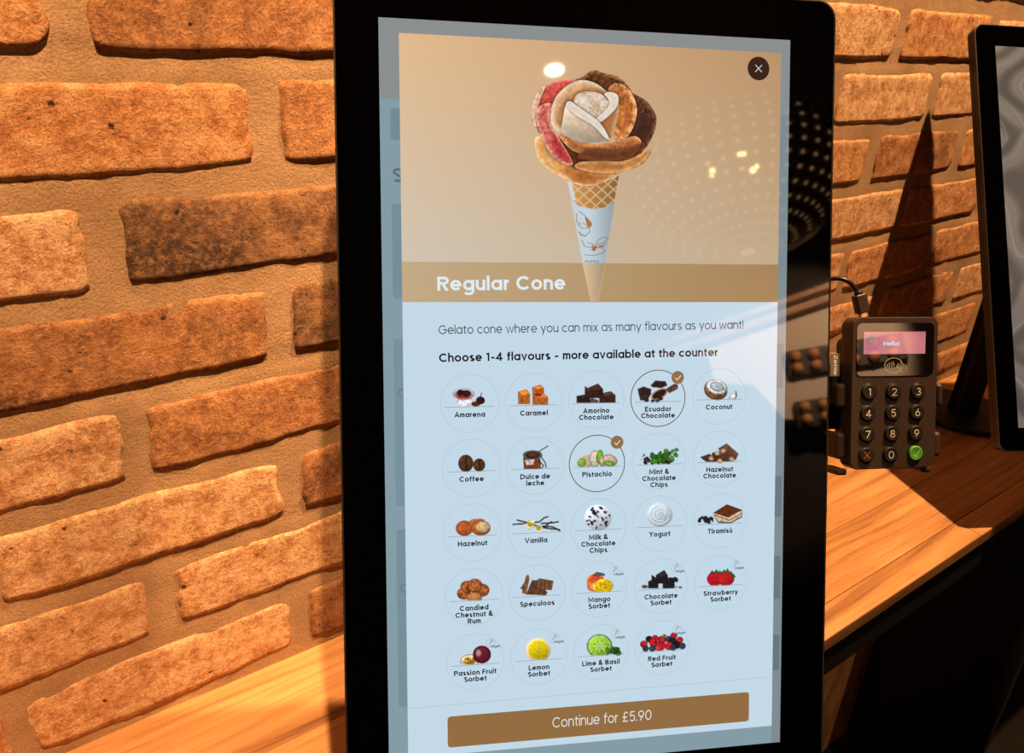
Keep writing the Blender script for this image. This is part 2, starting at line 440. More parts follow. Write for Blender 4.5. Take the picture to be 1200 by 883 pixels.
# ------------------------------------------------------------------ a small painter for the pictures shown on the screens
def smooth(pts, n=5):
    P_ = [np.array(p, float) for p in pts]; out = []; L = len(P_)
    for i in range(L):
        a, b, c, d = P_[i - 1], P_[i], P_[(i + 1) % L], P_[(i + 2) % L]
        for k in range(n):
            t = k / n
            out.append(0.5 * ((2 * b) + (-a + c) * t + (2 * a - 5 * b + 4 * c - d) * t * t + (-a + 3 * b - 3 * c + d) * t ** 3))
    return np.array(out)
_rng = np.random.RandomState(4)
_NZ = [_rng.rand(64, 64) for _ in range(4)]
def nz(X, Y, s, k=0):
    x, y = X / s, Y / s
    xi, yi = np.floor(x).astype(int), np.floor(y).astype(int); fx, fy = x - xi, y - yi
    fx, fy = fx * fx * (3 - 2 * fx), fy * fy * (3 - 2 * fy); T = _NZ[k % 4]
    g = lambda a, b: T[b % 64, a % 64]
    return (g(xi, yi) * (1 - fx) + g(xi + 1, yi) * fx) * (1 - fy) + (g(xi, yi + 1) * (1 - fx) + g(xi + 1, yi + 1) * fx) * fy
class Canvas:
    def __init__(s, x0, y0, x1, y1, step, bgc=None):
        s.X, s.Y = np.meshgrid(np.arange(x0, x1 + step * .5, step), np.arange(y0, y1 + step * .5, step))
        s.c = np.zeros(s.X.shape + (3,)); s.a = np.zeros(s.X.shape); s.soft = step * .9
        if bgc is not None: s.c[:] = bgc
    def put(s, d, col):
        """d: inside distance; col: colour or function of (X, Y, d)"""
        al = np.clip(d / s.soft + 0.5, 0, 1)
        if al.max() <= 0: return
        c = np.asarray(col(s.X, s.Y, np.maximum(d, 0)) if callable(col) else np.broadcast_to(np.array(col, float), s.c.shape))
        s.c = s.c * (1 - al[..., None]) + c * al[..., None]
        s.a = np.maximum(s.a, al)
    def poly(s, pts, col, sm=True, halo=0.0):
        p = smooth(pts) if sm else np.array(pts, float)
        X, Y = s.X, s.Y; ins = np.zeros(X.shape, bool); dd = np.full(X.shape, 1e9)
        for a, b in zip(p, np.roll(p, -1, 0)):
            e = b - a; L = e @ e + 1e-12
            t = np.clip(((X - a[0]) * e[0] + (Y - a[1]) * e[1]) / L, 0, 1)
            dd = np.minimum(dd, np.hypot(X - a[0] - t * e[0], Y - a[1] - t * e[1]))
            cond = (a[1] > Y) != (b[1] > Y)
            xs = a[0] + (Y - a[1]) * e[0] / (e[1] if abs(e[1]) > 1e-12 else 1e-12)
            ins ^= cond & (X < xs)
        if halo:
            k = np.where(ins, 0, np.clip(1 - dd / 3.2, 0, 1)) * halo * (s.a > .6)
            s.c = s.c * (1 - k[..., None])
        s.put(np.where(ins, dd, -dd), col)
    def ell(s, cx, cy, rx, ry, col, rot=0.0):
        c, n_ = math.cos(math.radians(rot)), math.sin(math.radians(rot))
        x, y = (s.X - cx) * c + (s.Y - cy) * n_, -(s.X - cx) * n_ + (s.Y - cy) * c
        q = np.hypot(x / rx, y / ry)
        s.put((1 - q) * min(rx, ry), col)
    def stroke(s, pts, w, col):
        dd = np.full(s.X.shape, 1e9)
        for a, b in zip(pts, pts[1:]):
            a, b = np.array(a, float), np.array(b, float); e = b - a; L = e @ e + 1e-12
            t = np.clip(((s.X - a[0]) * e[0] + (s.Y - a[1]) * e[1]) / L, 0, 1)
            dd = np.minimum(dd, np.hypot(s.X - a[0] - t * e[0], s.Y - a[1] - t * e[1]))
        s.put(w / 2 - dd, col)
def shade(c_in, c_rim, rim, dirn=(0, 0), gain=0.0, grain=0.0, gs=3.0, ctr=(0, 0), k=0):
    """colour function: rim tone fading into the inner tone, a linear gradient and some grain"""
    ci, cr = np.array(c_in, float), np.array(c_rim, float)
    def f(X, Y, d):
        t = np.clip(d / rim, 0, 1)[..., None]
        c = cr * (1 - t) + ci * t
        g = 1 + gain * ((X - ctr[0]) * dirn[0] + (Y - ctr[1]) * dirn[1])
        if grain: g = g + grain * (nz(X, Y, gs, k) - .5) * 2 + grain * .6 * (nz(X, Y, gs * .4, k + 1) - .5) * 2
        return c * np.clip(g, 0.2, 1.6)[..., None]
    return f

# ================================================================== LARGE STRUCTURE
# mortar bed of the brick wall: one gently uneven sheet, the bricks stand a little proud of it
def noisev(x, y, z): return noise.noise(Vector((x, y, z)))
WX0, WX1, WZ0, WZ1 = -0.75, 2.35, COUNTER_Z - 0.05, 0.42
ROW, HALF = 0.075, 0.1145
rng = random.Random(11)
def wall_sheet():
    st = 0.008
    nx, nz_ = int((WX1 - WX0) / st), int((WZ1 - WZ0) / st)
    vs, fs = [], []
    for j in range(nz_ + 1):
        for i in range(nx + 1):
            x, z = WX0 + (WX1 - WX0) * i / nx, WZ0 + (WZ1 - WZ0) * j / nz_
            ph = (-z / ROW) % 1.0                       # 0 right under a brick's lower edge
            y = 0.0000 + 0.0004 * noisev(x * 40, z * 40, 1.7) + 0.0006 * noisev(x * 9, z * 14, 5.1)
            y += 0.0014 * math.exp(-((ph) / 0.035) ** 2)
            vs.append((x, y, z))
    for j in range(nz_):
        for i in range(nx):
            a = j * (nx + 1) + i; fs.append((a, a + 1, a + nx + 2, a + nx + 1))
    b = len(vs)                                          # rear face gives the wall its depth
    vs += [(WX0, .11, WZ0), (WX1, .11, WZ0), (WX1, .11, WZ1), (WX0, .11, WZ1)]
    fs.append((b + 3, b + 2, b + 1, b))
    me = bpy.data.meshes.new('wall_back'); me.from_pydata(vs, [], fs)
    for p in me.polygons: p.use_smooth = True
    return me
wall = link('wall_back', wall_sheet(), M['mortar']); wall['kind'] = 'structure'
wall['label'] = 'old orange brick wall with flush sandy mortar joints'

def brick_mesh(cx, cz, w, h, seed, chip=1.0, fine=True):
    st = 0.0045 if fine else 0.010
    nx, nz_ = max(8, int(w / st)), max(5, int(h / st))
    o = seed * 3.71
    vs, fs = [], []
    for j in range(nz_ + 1):
        for i in range(nx + 1):
            s, t = -1 + 2 * i / nx, -1 + 2 * j / nz_
            # pull the corners in, then let the outline wander
            q_ = .5 + 1.6 * abs(noisev(o, s * 1.3, t * 1.3)); k = 1 - 0.030 * q_ * chip * (abs(s) ** 6) * (abs(t) ** 5); kz = 1 - 0.24 * q_ * chip * (abs(s) ** 16) * (abs(t) ** 2)
            x, z = cx + s * w / 2 * k, cz + t * h / 2 * kz
            ex, ez = abs(s) ** 9, abs(t) ** 5
            x += ex * chip * (0.0052 * noisev(z * 40, o, s) + 0.0022 * noisev(z * 130, o + 3, s))
            z += ez * chip * (0.0048 * noisev(x * 17, o, t * .8) + 0.0020 * noisev(x * 45, o + 5, t * .8) + 0.0007 * noisev(x * 150, o, t * .8))
            y = -0.0012 - 0.0008 * noisev(x * 22, z * 30, o + 9) - 0.0007 * noisev(x * 75, z * 75, o + 2) - 0.0003 * noisev(x * 230, z * 230, o)
            edge = 1 - (1 - abs(s) ** 40) * (1 - abs(t) ** 14)
            low = min(.3, max(0, noisev(x * 16, z * 22, o + 20) - .22)) * (abs(t) ** 4) * chip
            tt = min(1, max(0, (t - .55) / .45)); y = min(y, -.0006) + 0.0012 * edge ** 2 + 0.002 * low + .0014 * tt * tt
            if i in (0, nx) or j in (0, nz_): y = 0.012
            vs.append((x, y, z))
    for j in range(nz_):
        for i in range(nx):
            a = j * (nx + 1) + i; fs.append((a, a + 1, a + nx + 2, a + nx + 1))
    me = bpy.data.meshes.new('brick'); me.from_pydata(vs, [], fs)
    for p in me.polygons: p.use_smooth = True
    return me
# tone and chipping of the bricks one can see, (row, joint at the left end): material, chip
TONE = {(1, -2): ('a', 1.6), (1, 0): ('m', 1.2), (2, -1): ('a', 1.1), (2, 1): ('m', .9), (3, -2): ('p', 1.2), (3, 0): ('d', 1.0),
        (4, -1): ('m', 1.1), (4, 1): ('d', 1.0), (5, -2): ('p', 1.3), (5, 0): ('m', 1.2), (6, -1): ('p', 1.7), (6, 1): ('m', 1.2),
        (7, -2): ('p', 1.3), (7, 0): ('p', 1.6), (8, -1): ('p', 1.7), (8, 1): ('m', 1.4), (8, -3): ('a', 1.0),
        (1, 6): ('p', 1.0), (1, 8): ('a', 1.0), (2, 7): ('p', 1.0), (2, 9): ('p', 1.2), (3, 6): ('a', 1.1), (3, 8): ('m', 1.1), (3, 10): ('a', 1.2),
        (4, 7): ('p', 1.0), (4, 9): ('a', 1.0), (5, 6): ('p', 1.0), (5, 8): ('a', 1.0), (5, 10): ('a', 1.0), (6, 9): ('a', 1.0), (6, 11): ('p', 1.0),
        (7, 10): ('a', 1.0), (0, -1): ('a', 1.0), (0, 1): ('a', 1.0), (0, 7): ('m', 1), (0, 9): ('a', 1)}
for k in range(-4, 9):
    j0 = 0 if k % 2 else 1
    for j in range(-6 - (k % 2 == 0), 20, 2):
        jj = j if (j - j0) % 2 == 0 else j + 1
        x0, x1 = jj * HALF + .0068, (jj + 2) * HALF - .0068
        x0 += rng.uniform(-.003, .003); x1 += rng.uniform(-.003, .003)
        x0, x1 = max(x0, WX0 + .004), min(x1, WX1 - .004)
        if x1 - x0 < .03: continue
        zb = -ROW * k - .0030; zt = zb + .0652
        if zt > WZ1 - .004: continue
        if k == 8: zb = max(zb, COUNTER_Z + .003)
        key = (k, jj)
        tn, ch = TONE.get(key, (rng.choice('aaapm'), rng.uniform(.8, 1.3)))
        seen = key in TONE
        me = brick_mesh((x0 + x1) / 2, (zb + zt) / 2 + rng.uniform(-.0008, .0008), x1 - x0, zt - zb, k * 31 + jj * 7.3, ch, seen)
        link('brick', me, BRICKS[tn], wall)

# wood panelling under the counter, floor, ceiling and the far side of the room
def struct(o, label=None):
    o['kind'] = 'structure'
    if label: o['label'] = label
    return o
struct(box('wall_lower', WX0, 3.2, 0.004, 0.11, FLOOR_Z - .02, COUNTER_Z - .05, M['panel']), 'brown wood-look panelling under the counter')
floor = struct(box('floor', -3.2, 4.2, -3.6, 0.11, FLOOR_Z - .08, FLOOR_Z - 0.004, M['grout']), 'dark tiled floor')
for i in range(4):
    for j in range(3):
        x0, y0 = 0.53 + i * .6 - .0, -.41 - j * .6
        # slab tiles with a thin pale joint between them
        box('floor_tile', x0 + .0015 + (0.0), x0 + .5985, y0 + .0015, y0 + .5985 if j else .0035, FLOOR_Z - .012, FLOOR_Z, M['floor'], floor, .001, 1)
dark_wall = mat('dark_paint', (0.012, 0.008, 0.006), 0.8)
struct(box('ceiling', -3.2, 4.2, -3.6, 0.11, CEIL_Z + .06, CEIL_Z + .12, dark_wall))
struct(box('wall_front', -3.2, 4.2, -3.7, -3.6, FLOOR_Z - .08, CEIL_Z + .12, dark_wall))

# ================================================================== COUNTER
CD = -0.275
counter = thing('wooden_counter', 'long oak plank counter on a black steel rail against the brick wall', 'counter', (0.8, CD / 2, FLOOR_Z))
def local_to(parent): return parent.matrix_world.inverted()
LC = local_to(counter)
YB = [0.0015, -0.089, -0.165, -0.241, CD]
ends = [[-.75, .62, 2.35], [-.75, .12, 1.34, 2.35], [-.75, .42, 1.9, 2.35], [-.75, .9, 2.35]]
for r_ in range(4):
    for a, b in zip(ends[r_], ends[r_][1:]):
        box('plank', a + .0002, b - .0002, YB[r_ + 1] + .00015, YB[r_] - .00015, COUNTER_Z - .019, COUNTER_Z, M['oak'], counter, .0007 if r_ < 3 else .0016, 2, local=LC)
box('front_rail', -.75, 2.35, CD + .002, CD + .030, COUNTER_Z - .064, COUNTER_Z - .0195, M['black'], counter, .001, 1, local=LC)
box('back_rail', -.75, 2.35, -.035, -.003, COUNTER_Z - .064, COUNTER_Z - .0195, M['black'], counter, .001, 1, local=LC)
for x in (1.38, -0.52):
    g = box('end_panel', x, x + .022, -.262, -.004, FLOOR_Z + .018, COUNTER_Z - .064, M['black'], counter, .001, 1, local=LC)
    for y in (-.05, -.22):
        bm = bmesh.new(); lathe_bm(bm, [(.012, FLOOR_Z + .0005), (.012, FLOOR_Z + .006), (.004, FLOOR_Z + .008), (.004, FLOOR_Z + .019)], 16, Matrix.Translation((x + .011, y, 0)))
        link('levelling_foot', bm_mesh('levelling_foot', bm), M['rim'], g)

# ================================================================== ORDERING KIOSKS
def make_kiosk(K, label, base_xy):
    """touch screen panel leaning back on a round-footed column"""
    t = thing('ordering_kiosk', label, 'kiosk', (base_xy[0], base_xy[1], COUNTER_Z), 0.0, None)
    L = t.matrix_world.inverted() @ K
    x0, x1, z1, z0 = -.0270, .3005, .0275, -SH - .0285
    slab('rear_shell', x0 + .0010, x1 - .0010, z0 + .001, z1 - .001, .0115, .0050, .0185, M['shell'], t, .004, L)
    # slim metal rim around the glass
    bm = bmesh.new()
    o_, i_ = rrect(x0, x1, z0, z1, .0125), rrect(x0 + .0011, x1 - .0011, z0 + .0011, z1 - .0011, .0114)
    lo = [[bm.verts.new((x, y, z)) for x, z in p] for p, y in ((o_, .006), (o_, .0004), (i_, .0002), (i_, .006))]
    n = len(o_)
    for a, b in zip(lo, lo[1:] + lo[:1]):
        for k in range(n): bm.faces.new((a[k], a[(k + 1) % n], b[(k + 1) % n], b[k]))
    bmesh.ops.recalc_face_normals(bm, faces=bm.faces)
    link('rim', bm_mesh('rim', bm), M['rim'], t, L)
    slab('glass_bezel', x0 + .0012, x1 - .0012, z0 + .0012, z1 - .0012, .0113, 0.0, .005, M['glass'], t, .0004, L)
    # column: vertical, from the foot up to the back of the leaning panel
    bm = bmesh.new(); lathe_bm(bm, [(.078, .0004), (.080, .002), (.080, .006), (.077, .0085), (.02, .0095)], 56)
    link('base_plate', bm_mesh('base_plate', bm, False), M['black'], t)
    yaw = K.to_euler().z
    rr = rrect(-.022, .022, -.014, .014, .009)
    ztop = K.translation.z - .17
    H_ = ztop - COUNTER_Z
    m2 = Matrix.Rotation(yaw, 4, 'Z')
    bm = bmesh.new()
    lo = [[bm.verts.new(m2 @ Vector((x * k, y * k, z))) for x, y in rr] for z, k in ((.009, 1.06), (.02, 1.0), (H_ * .5, .98), (H_, .95))]
    for a, b in zip(lo, lo[1:]):
        for k in range(len(rr)): bm.faces.new((a[k], a[(k + 1) % len(rr)], b[(k + 1) % len(rr)], b[k]))
    bm.faces.new(lo[0]); bm.faces.new(lo[-1]); bmesh.ops.recalc_face_normals(bm, faces=bm.faces)
    link('column', bm_mesh('column', bm), M['black'], t)
    # short arm from the column to the plate on the back of the panel
    att = min((K @ Vector((.137, .024, -k * .005)) for k in range(10, 90)), key=lambda w: abs(w.z - (ztop - .03)))
    c = K.inverted() @ att
    box('mounting_plate', c.x - .05, c.x + .05, .0187, .028, c.z - .045, c.z + .045, M['black'], t, .003, 2, L)
    bm = bmesh.new(); tube_bm(bm, [Vector((0, 0, H_ - .03)), t.matrix_world.inverted() @ att], .013, 16)
    link('arm', bm_mesh('arm', bm, True), M['black'], t)
    return t, L
kiosk, KL = make_kiosk(K1, 'large black self-order touchscreen kiosk showing an ice cream menu, closest to the camera', (0.352, -0.088))
kiosk2, KL2 = make_kiosk(K2, 'black touchscreen kiosk at the right edge showing a grey-brown swirl picture', (1.222, -0.088))

# ================================================================== PICTURE ON THE FIRST KIOSK
def UVg(X, Y):
    inv = np.array(K1.inverted()); R = np.array(CAM_ROT.to_matrix()); c = inv[:3, :3] @ np.array(CAM_LOC) + inv[:3, 3]
    d = np.stack([(X - IMG_W / 2) / FPX, (IMG_H / 2 - Y) / FPX, -np.ones_like(X)], -1) @ R.T @ inv[:3, :3].T
    t = -c[1] / d[..., 1]
    return c[0] + d[..., 0] * t, -(c[2] + d[..., 2] * t)
p = Print()
p.rect(0, 0, SW, SH, (132, 156, 166), 1)
disp = p.build('display', M['screen'], kiosk, KL)
MX0, MX1, MY0, MYH, MYB, MY1 = .0122, .2615, .0088, .1472, .1722, .4640
# dimmed page behind the menu card
p = Print()
p.rect(0, 0, SW, .0485, (140, 143, 144), 2); p.rect(MX1, 0, SW, SH, (126, 140, 146), 2)
for v0, v1, c in ((.054, .073, (116, 138, 150)), (.112, .170, (118, 142, 154)), (.195, .30, (120, 146, 156)), (.315, .43, (118, 144, 154))):
    p.rrect(.0065, v0, .03, v1, .002, c, 3)
for v0, v1 in ((.29, .318), (.345, .375), (.40, .425), (.20, .23)): p.rrect(.255, v0, .2665, v1, .0015, (104, 120, 128), 3)
p.text('S', .0073, .0985, .0085, (98, 112, 120), 3, .13)
p.text('C', .0085, .232, .006, (98, 118, 128), 3, .13); p.text('C', .0085, .356, .006, (98, 118, 128), 3, .13)
p.build('dimmed_page', M['screen'], disp)
# white card
p = Print(); p.rect(MX0, MYB, MX1, MY1, (196, 217, 232), 5)
p.line([(MX0, .4312), (MX1, .4292)], .0005, (180, 198, 208), 6)
p.build('menu_card', M['screen'], disp)
# picture heading: soft beige backdrop
xs, ys = np.meshgrid(np.linspace(MX0, MX1, 40), np.linspace(MY0, MYB, 30))
tx, ty = (xs - MX0) / (MX1 - MX0), (ys - MY0) / (MYB - MY0)
A_, B_, C_, D_ = (np.array(q, float) for q in ((226, 186, 142), (186, 146, 106), (206, 198, 184), (196, 174, 144)))
base = A_ * ((1 - tx) * (1 - ty))[..., None] + B_ * (tx * (1 - ty))[..., None] + C_ * ((1 - tx) * ty)[..., None] + D_ * (tx * ty)[..., None]
p = Print(); p.grid(xs, ys, base, np.ones(xs.shape), 5); p.build('picture_backdrop', M['screen'], disp)
xs, ys = np.meshgrid(np.linspace(MX0, MX1, 30), np.linspace(MYH, MYB, 4)); tx = (xs - MX0) / (MX1 - MX0)
p = Print(); p.grid(xs, ys, np.array((196, 170, 134.)) * (1 - tx)[..., None] + np.array((168, 132, 88.)) * tx[..., None], np.ones(xs.shape), 6)
p.build('title_band', M['screen'], disp)

# the gelato rose in its cone, painted on a fine grid (pixel frame of the photograph)
S_, OX, OY = 1 / 4.647, 600, 60
def q(*pts): return [(OX + a * S_, OY + b * S_) for a, b in pts]
cv = Canvas(618, 74, 774, 224, 0.5, (208, 170, 128))
def pet(pts, ci, cr, rim=4, grain=.08, gs=4, dirn=(0, 0), gain=0, ctr=(0, 0), k=0, halo=.24): cv.poly(q(*pts), shade(ci, cr, rim * 1.35, dirn, gain, grain, gs, ctr, k), True, halo)
pet([(340, 170), (385, 140), (440, 105), (500, 122), (575, 142), (622, 182), (650, 240), (560, 260), (450, 230)], (92, 54, 30), (170, 112, 78), 3.5, .35, 3)
pet([(640, 240), (690, 250), (740, 285), (780, 350), (782, 400), (765, 460), (725, 530), (660, 560), (610, 500), (620, 380)], (84, 50, 36), (128, 84, 58), 4, .30, 3, k=1)
pet([(700, 340), (745, 360), (760, 420), (720, 490), (660, 520), (640, 460), (670, 380)], (62, 36, 28), (82, 48, 36), 8, .1, 5, halo=0)
pet([(112, 400), (108, 330), (135, 235), (195, 185), (270, 158), (345, 168), (300, 230), (240, 280), (210, 380), (170, 460), (140, 440)], (196, 78, 68), (226, 140, 122), 2.4, .16, 3, (0, 1), -.004, (0, 120))
pet([(108, 320), (135, 232), (180, 195), (150, 270), (130, 380), (140, 440), (115, 400)], (224, 170, 140), (236, 200, 170), 2, .15, 3)
pet([(122, 500), (135, 468), (180, 480), (300, 600), (380, 640), (560, 630), (680, 600), (752, 545), (748, 575), (700, 625), (590, 665), (520, 705), (400, 735), (300, 705), (200, 650), (138, 580)], (206, 140, 80), (232, 190, 138), 4.5, .12, 4, (1, 0), -.002, (690, 0))
pet([(160, 540), (190, 540), (260, 640), (230, 650), (180, 610)], (224, 172, 108), (214, 156, 94), 5, .1, halo=0)
pet([(280, 640), (380, 645), (520, 690), (430, 728), (330, 710)], (176, 100, 46), (202, 136, 78), 6, .1, halo=0)
pet([(250, 455), (330, 500), (500, 540), (695, 490), (705, 555), (600, 610), (470, 610), (340, 640), (290, 570)], (92, 48, 28), (120, 64, 36), 6, .12)
pet([(340, 632), (370, 606), (480, 600), (600, 600), (700, 560), (752, 530), (742, 560), (700, 612), (590, 660), (470, 665), (390, 652)], (186, 122, 66), (222, 164, 104), 3, .12, 4)
pet([(250, 458), (290, 448), (340, 478), (430, 508), (530, 500), (620, 475), (670, 466), (700, 490), (690, 520), (640, 560), (540, 572), (420, 570), (330, 545), (280, 500)], (160, 92, 50), (222, 152, 98), 5, .16, 3, (0, 1), -.012, (0, 172))
pet([(420, 535), (560, 545), (660, 520), (700, 510), (650, 580), (540, 600), (420, 595), (350, 580)], (98, 54, 32), (118, 68, 40), 5, .1)
pet([(132, 345), (150, 300), (200, 285), (222, 300), (205, 350), (215, 420), (262, 490), (320, 590), (322, 622), (270, 610), (210, 560), (160, 470), (135, 400)], (206, 104, 92), (232, 168, 146), 3.0, .22, 3)
pet([(215, 440), (262, 500), (318, 590), (318, 615), (262, 590), (215, 520)], (166, 34, 44), (196, 84, 78), 6, .2, 2, halo=0)
pet([(520, 215), (555, 178), (610, 190), (650, 235), (676, 300), (672, 370), (650, 430), (615, 478), (555, 480), (560, 360), (550, 270)], (186, 108, 52), (228, 168, 112), 4.5, .3, 3.5, (1, 0), .004, (730, 0))
pet([(610, 250), (640, 300), (640, 370), (610, 440), (590, 440), (610, 350)], (140, 74, 38), (184, 108, 56), 6, .15, halo=0)
pet([(208, 360), (228, 270), (280, 205), (360, 162), (440, 172), (505, 215), (540, 250), (470, 300), (330, 300), (290, 400), (258, 440), (220, 410)], (214, 160, 112), (240, 220, 190), 5, .08, 4)
pet([(262, 400), (270, 310), (320, 250), (410, 210), (500, 225), (500, 330), (360, 400)], (160, 96, 56), (196, 138, 90), 5, .08)
pet([(335, 295), (350, 240), (420, 222), (490, 240), (520, 280), (500, 350), (450, 385), (390, 350)], (226, 206, 184), (206, 188, 168), 4, .12, 3)
pet([(400, 300), (450, 260), (510, 290), (490, 350), (440, 372)], (200, 172, 140), (224, 206, 186), 6, .16, 1.6, halo=0)
pet([(500, 232), (530, 222), (572, 240), (580, 320), (560, 410), (535, 478), (480, 430), (440, 392), (500, 350), (535, 300), (520, 262)], (176, 112, 66), (206, 160, 118), 4, .06, 4)
pet([(500, 235), (535, 226), (574, 245), (570, 300), (530, 350), (470, 395), (440, 385), (490, 340), (530, 290), (518, 258)], (222, 208, 190), (232, 220, 204), 3, .04)
pet([(292, 290), (312, 276), (340, 298), (420, 355), (480, 405), (528, 486), (470, 498), (380, 500), (300, 470), (268, 440), (275, 370)], (212, 186, 158), (220, 206, 190), 5, .05, 5, (0, 1), -.012, (0, 146))
pet([(292, 288), (318, 276), (350, 300), (440, 362), (490, 410), (526, 480), (500, 470), (440, 408), (360, 360), (310, 320)], (222, 210, 194), (232, 222, 208), 2.5, .03)
p = Print(); Ug, Vg = UVg(cv.X, cv.Y); p.grid(Ug, Vg, cv.c, cv.a, 8); p.build('gelato_rose_picture', M['screen'], disp)

S_, OX, OY = 1 / 5.515, 630, 200
cv = Canvas(660, 206, 726, 356, 0.6, (204, 184, 156))
def waffle(X, Y, d):
    c = np.array((206, 146, 88.)) * (1 - .007 * (X - 676))[..., None]
    a, b = (X * .86 + (Y - 210) * .95), (X * .86 - (Y - 210) * .95)
    g = np.minimum(np.abs((a % 12) - 6), np.abs((b % 12) - 6))
    t = np.clip(1 - g / 1.7, 0, 1)[..., None]
    return c * (1 - t * .8) + np.array((238, 208, 158.)) * t * .8
cv.poly(q((188, 62), (530, 0), (490, 215), (430, 252), (350, 262), (270, 235), (215, 190)), waffle, False)
cv.poly(q((188, 62), (215, 60), (245, 200), (218, 192)), (206, 214, 216), False)
paper = lambda X, Y, d: np.array((196, 212, 222.)) * (1.0 - .0045 * np.abs(X - 690) - .004 * (X - 690))[..., None]
cv.poly(q((213, 188), (262, 230), (350, 250), (430, 240), (496, 204), (434, 600), (290, 600)), paper, False)
band = lambda X, Y, d: np.array((190, 164, 132.)) * (1.02 - .012 * (X - 696))[..., None]
cv.poly(q((290, 600), (434, 600), (385, 852), (345, 852)), band, False)
ink = (150, 104, 70)
for pts in ([(262, 262), (300, 290), (345, 345), (325, 365), (290, 340)], [(255, 345), (285, 375), (330, 372), (335, 400), (300, 425), (262, 400)], [(250, 280), (250, 330), (280, 350)],
            [(285, 450), (300, 490), (340, 500), (360, 480), (320, 465)], [(372, 480), (395, 445), (440, 430), (455, 440), (420, 470), (385, 478)], [(340, 515), (380, 500), (420, 495), (432, 470)],
            [(300, 545), (360, 550), (420, 535)], [(415, 500), (432, 520), (410, 540)], [(270, 395), (275, 420), (310, 425)]):
    cv.stroke(q(*pts), .7, ink)
cv.poly(q((305, 300), (350, 345), (325, 370)), (178, 116, 60)); cv.poly(q((350, 495), (385, 488), (360, 525)), (170, 110, 60)); cv.poly(q((392, 490), (430, 480), (400, 500)), (170, 110, 60))
p = Print(); Ug, Vg = UVg(cv.X, cv.Y); p.grid(Ug, Vg, cv.c, cv.a, 7)
u, v = UV(686, 308.5); p.text('morino', u - .0005, v, .0022, (120, 110, 104), 8, .1)
p.build('cone_picture', M['screen'], disp)

def px_text(pr, s, x0, y0, x1, y1, cap_px, col, layer, weight):
    a, b = Vector(UV(x0, y0)), Vector(UV(x1, y1)); c = Vector(UV(x0, y0 - cap_px))
    d = b - a
    pr.text(s, a.x, a.y, (a - c).length, col, layer, weight, d.length, 'l', rot=math.atan2(d.y, d.x))
p = Print(); px_text(p, 'Regular Cone', 512.5, 341, 662, 339.5, 16.5, (222, 234, 240), 8, .135); p.build('title_text', M['screen'], disp)
p = Print(); px_text(p, 'Gelato cone where you can mix as many flavours as you want!', 514, 392, 870.5, 385.5, 10.5, (58, 60, 66), 7, .078)
px_text(p, 'Choose 1-4 flavours - more available at the counter', 514.5, 424.5, 840.5, 417.5, 10, (24, 22, 26), 7, .135); p.build('intro_text', M['screen'], disp)
u, v = UV(888, 81); p = Print(); p.disc(u, v, .0076, (60, 36, 28), 8)
for s in (1, -1): p.line([(u - .0023, v - .0023 * s), (u + .0023, v + .0023 * s)], .0005, (210, 214, 214), 9)
p.build('close_button', M['screen'], disp)
p = Print(); p.rrect(.0376, .4386, .2445, .4592, .0022, (148, 110, 66), 7)
px_text(p, 'Continue for \u00a35.90', 647, 852.5, 763, 843, 12, (226, 226, 222), 8, .075); p.build('continue_button', M['screen'], disp)

# flavour buttons: centre pixel, caption, painter
def E(cv, x, y, rx, ry, c, rim=None, rw=2, rot=0, grain=.15, dirn=(-.3, -.5), gain=.03): cv.ell(cv.ox + x, cv.oy + y, rx, ry, shade(c, rim or tuple(k * .6 for k in c), rw, dirn, gain, grain, 2.2, (cv.ox + x, cv.oy + y)), rot)
def PL(cv, pts, c, rim=None, rw=1.2, sm=False, grain=.2): cv.poly([(cv.ox + a, cv.oy + b) for a, b in pts], shade(c, rim or tuple(k * .7 for k in c), rw, grain=grain, gs=2.0), sm)
def LN(cv, pts, w, c): cv.stroke([(cv.ox + a, cv.oy + b) for a, b in pts], w, c)
DK, CH = (44, 30, 26), (72, 44, 32)
def chunk(cv, x, y, w, h, c, tilt=0.0):
    t = tilt; PL(cv, [(x - w / 2, y - h / 2 + t), (x + w * .2, y - h / 2 - t), (x + w / 2, y - h * .25), (x + w / 2, y + h / 2), (x - w / 2, y + h / 2)], c)
    PL(cv, [(x - w / 2, y - h / 2 + t), (x + w * .2, y - h / 2 - t), (x + w / 2, y - h * .25), (x - w * .1, y - h * .1)], tuple(min(255, k * 1.5) for k in c), grain=.1)
def i_amarena(c):
    PL(c, [(-20, -11), (5.5, -11), (2, 3.5), (-13, 3.5)], (222, 226, 230), (190, 196, 204)); E(c, -7.3, -11, 12.8, 7, (226, 226, 230)); E(c, -7.5, -10.5, 10.5, 5.6, (120, 50, 40), (200, 120, 110))
    E(c, -11, -13, 3.8, 3.4, DK); E(c, -4, -12, 5, 3.8, (60, 30, 26)); E(c, 12.5, -3.5, 5.2, 4.6, (60, 24, 24)); E(c, 7, .5, 5, 3, (110, 40, 34)); LN(c, [(12.5, -8), (14, -12.5)], .9, DK)
def i_caramel(c):
    for x, y, w, h in ((-11.5, -5.5, 14, 16), (5, -13.5, 13.5, 11), (7.5, -3, 18, 12)): chunk(c, x, y, w, h, (176, 94, 36), 1.5)
    E(c, 5, -8.5, 4, 2, (190, 50, 60))
def i_chunks(c):
    chunk(c, -15, -1, 16, 9, (46, 30, 26), 1); chunk(c, 13, -2.5, 19, 12, (58, 40, 34), 1.5); chunk(c, -2, -9, 20, 14, (52, 32, 26), 3); chunk(c, -9, -8, 9, 12, (60, 38, 30), -2); PL(c, [(-8, 3.4), (-6, -2), (2, 0), (3, 3.4)], (96, 66, 54))
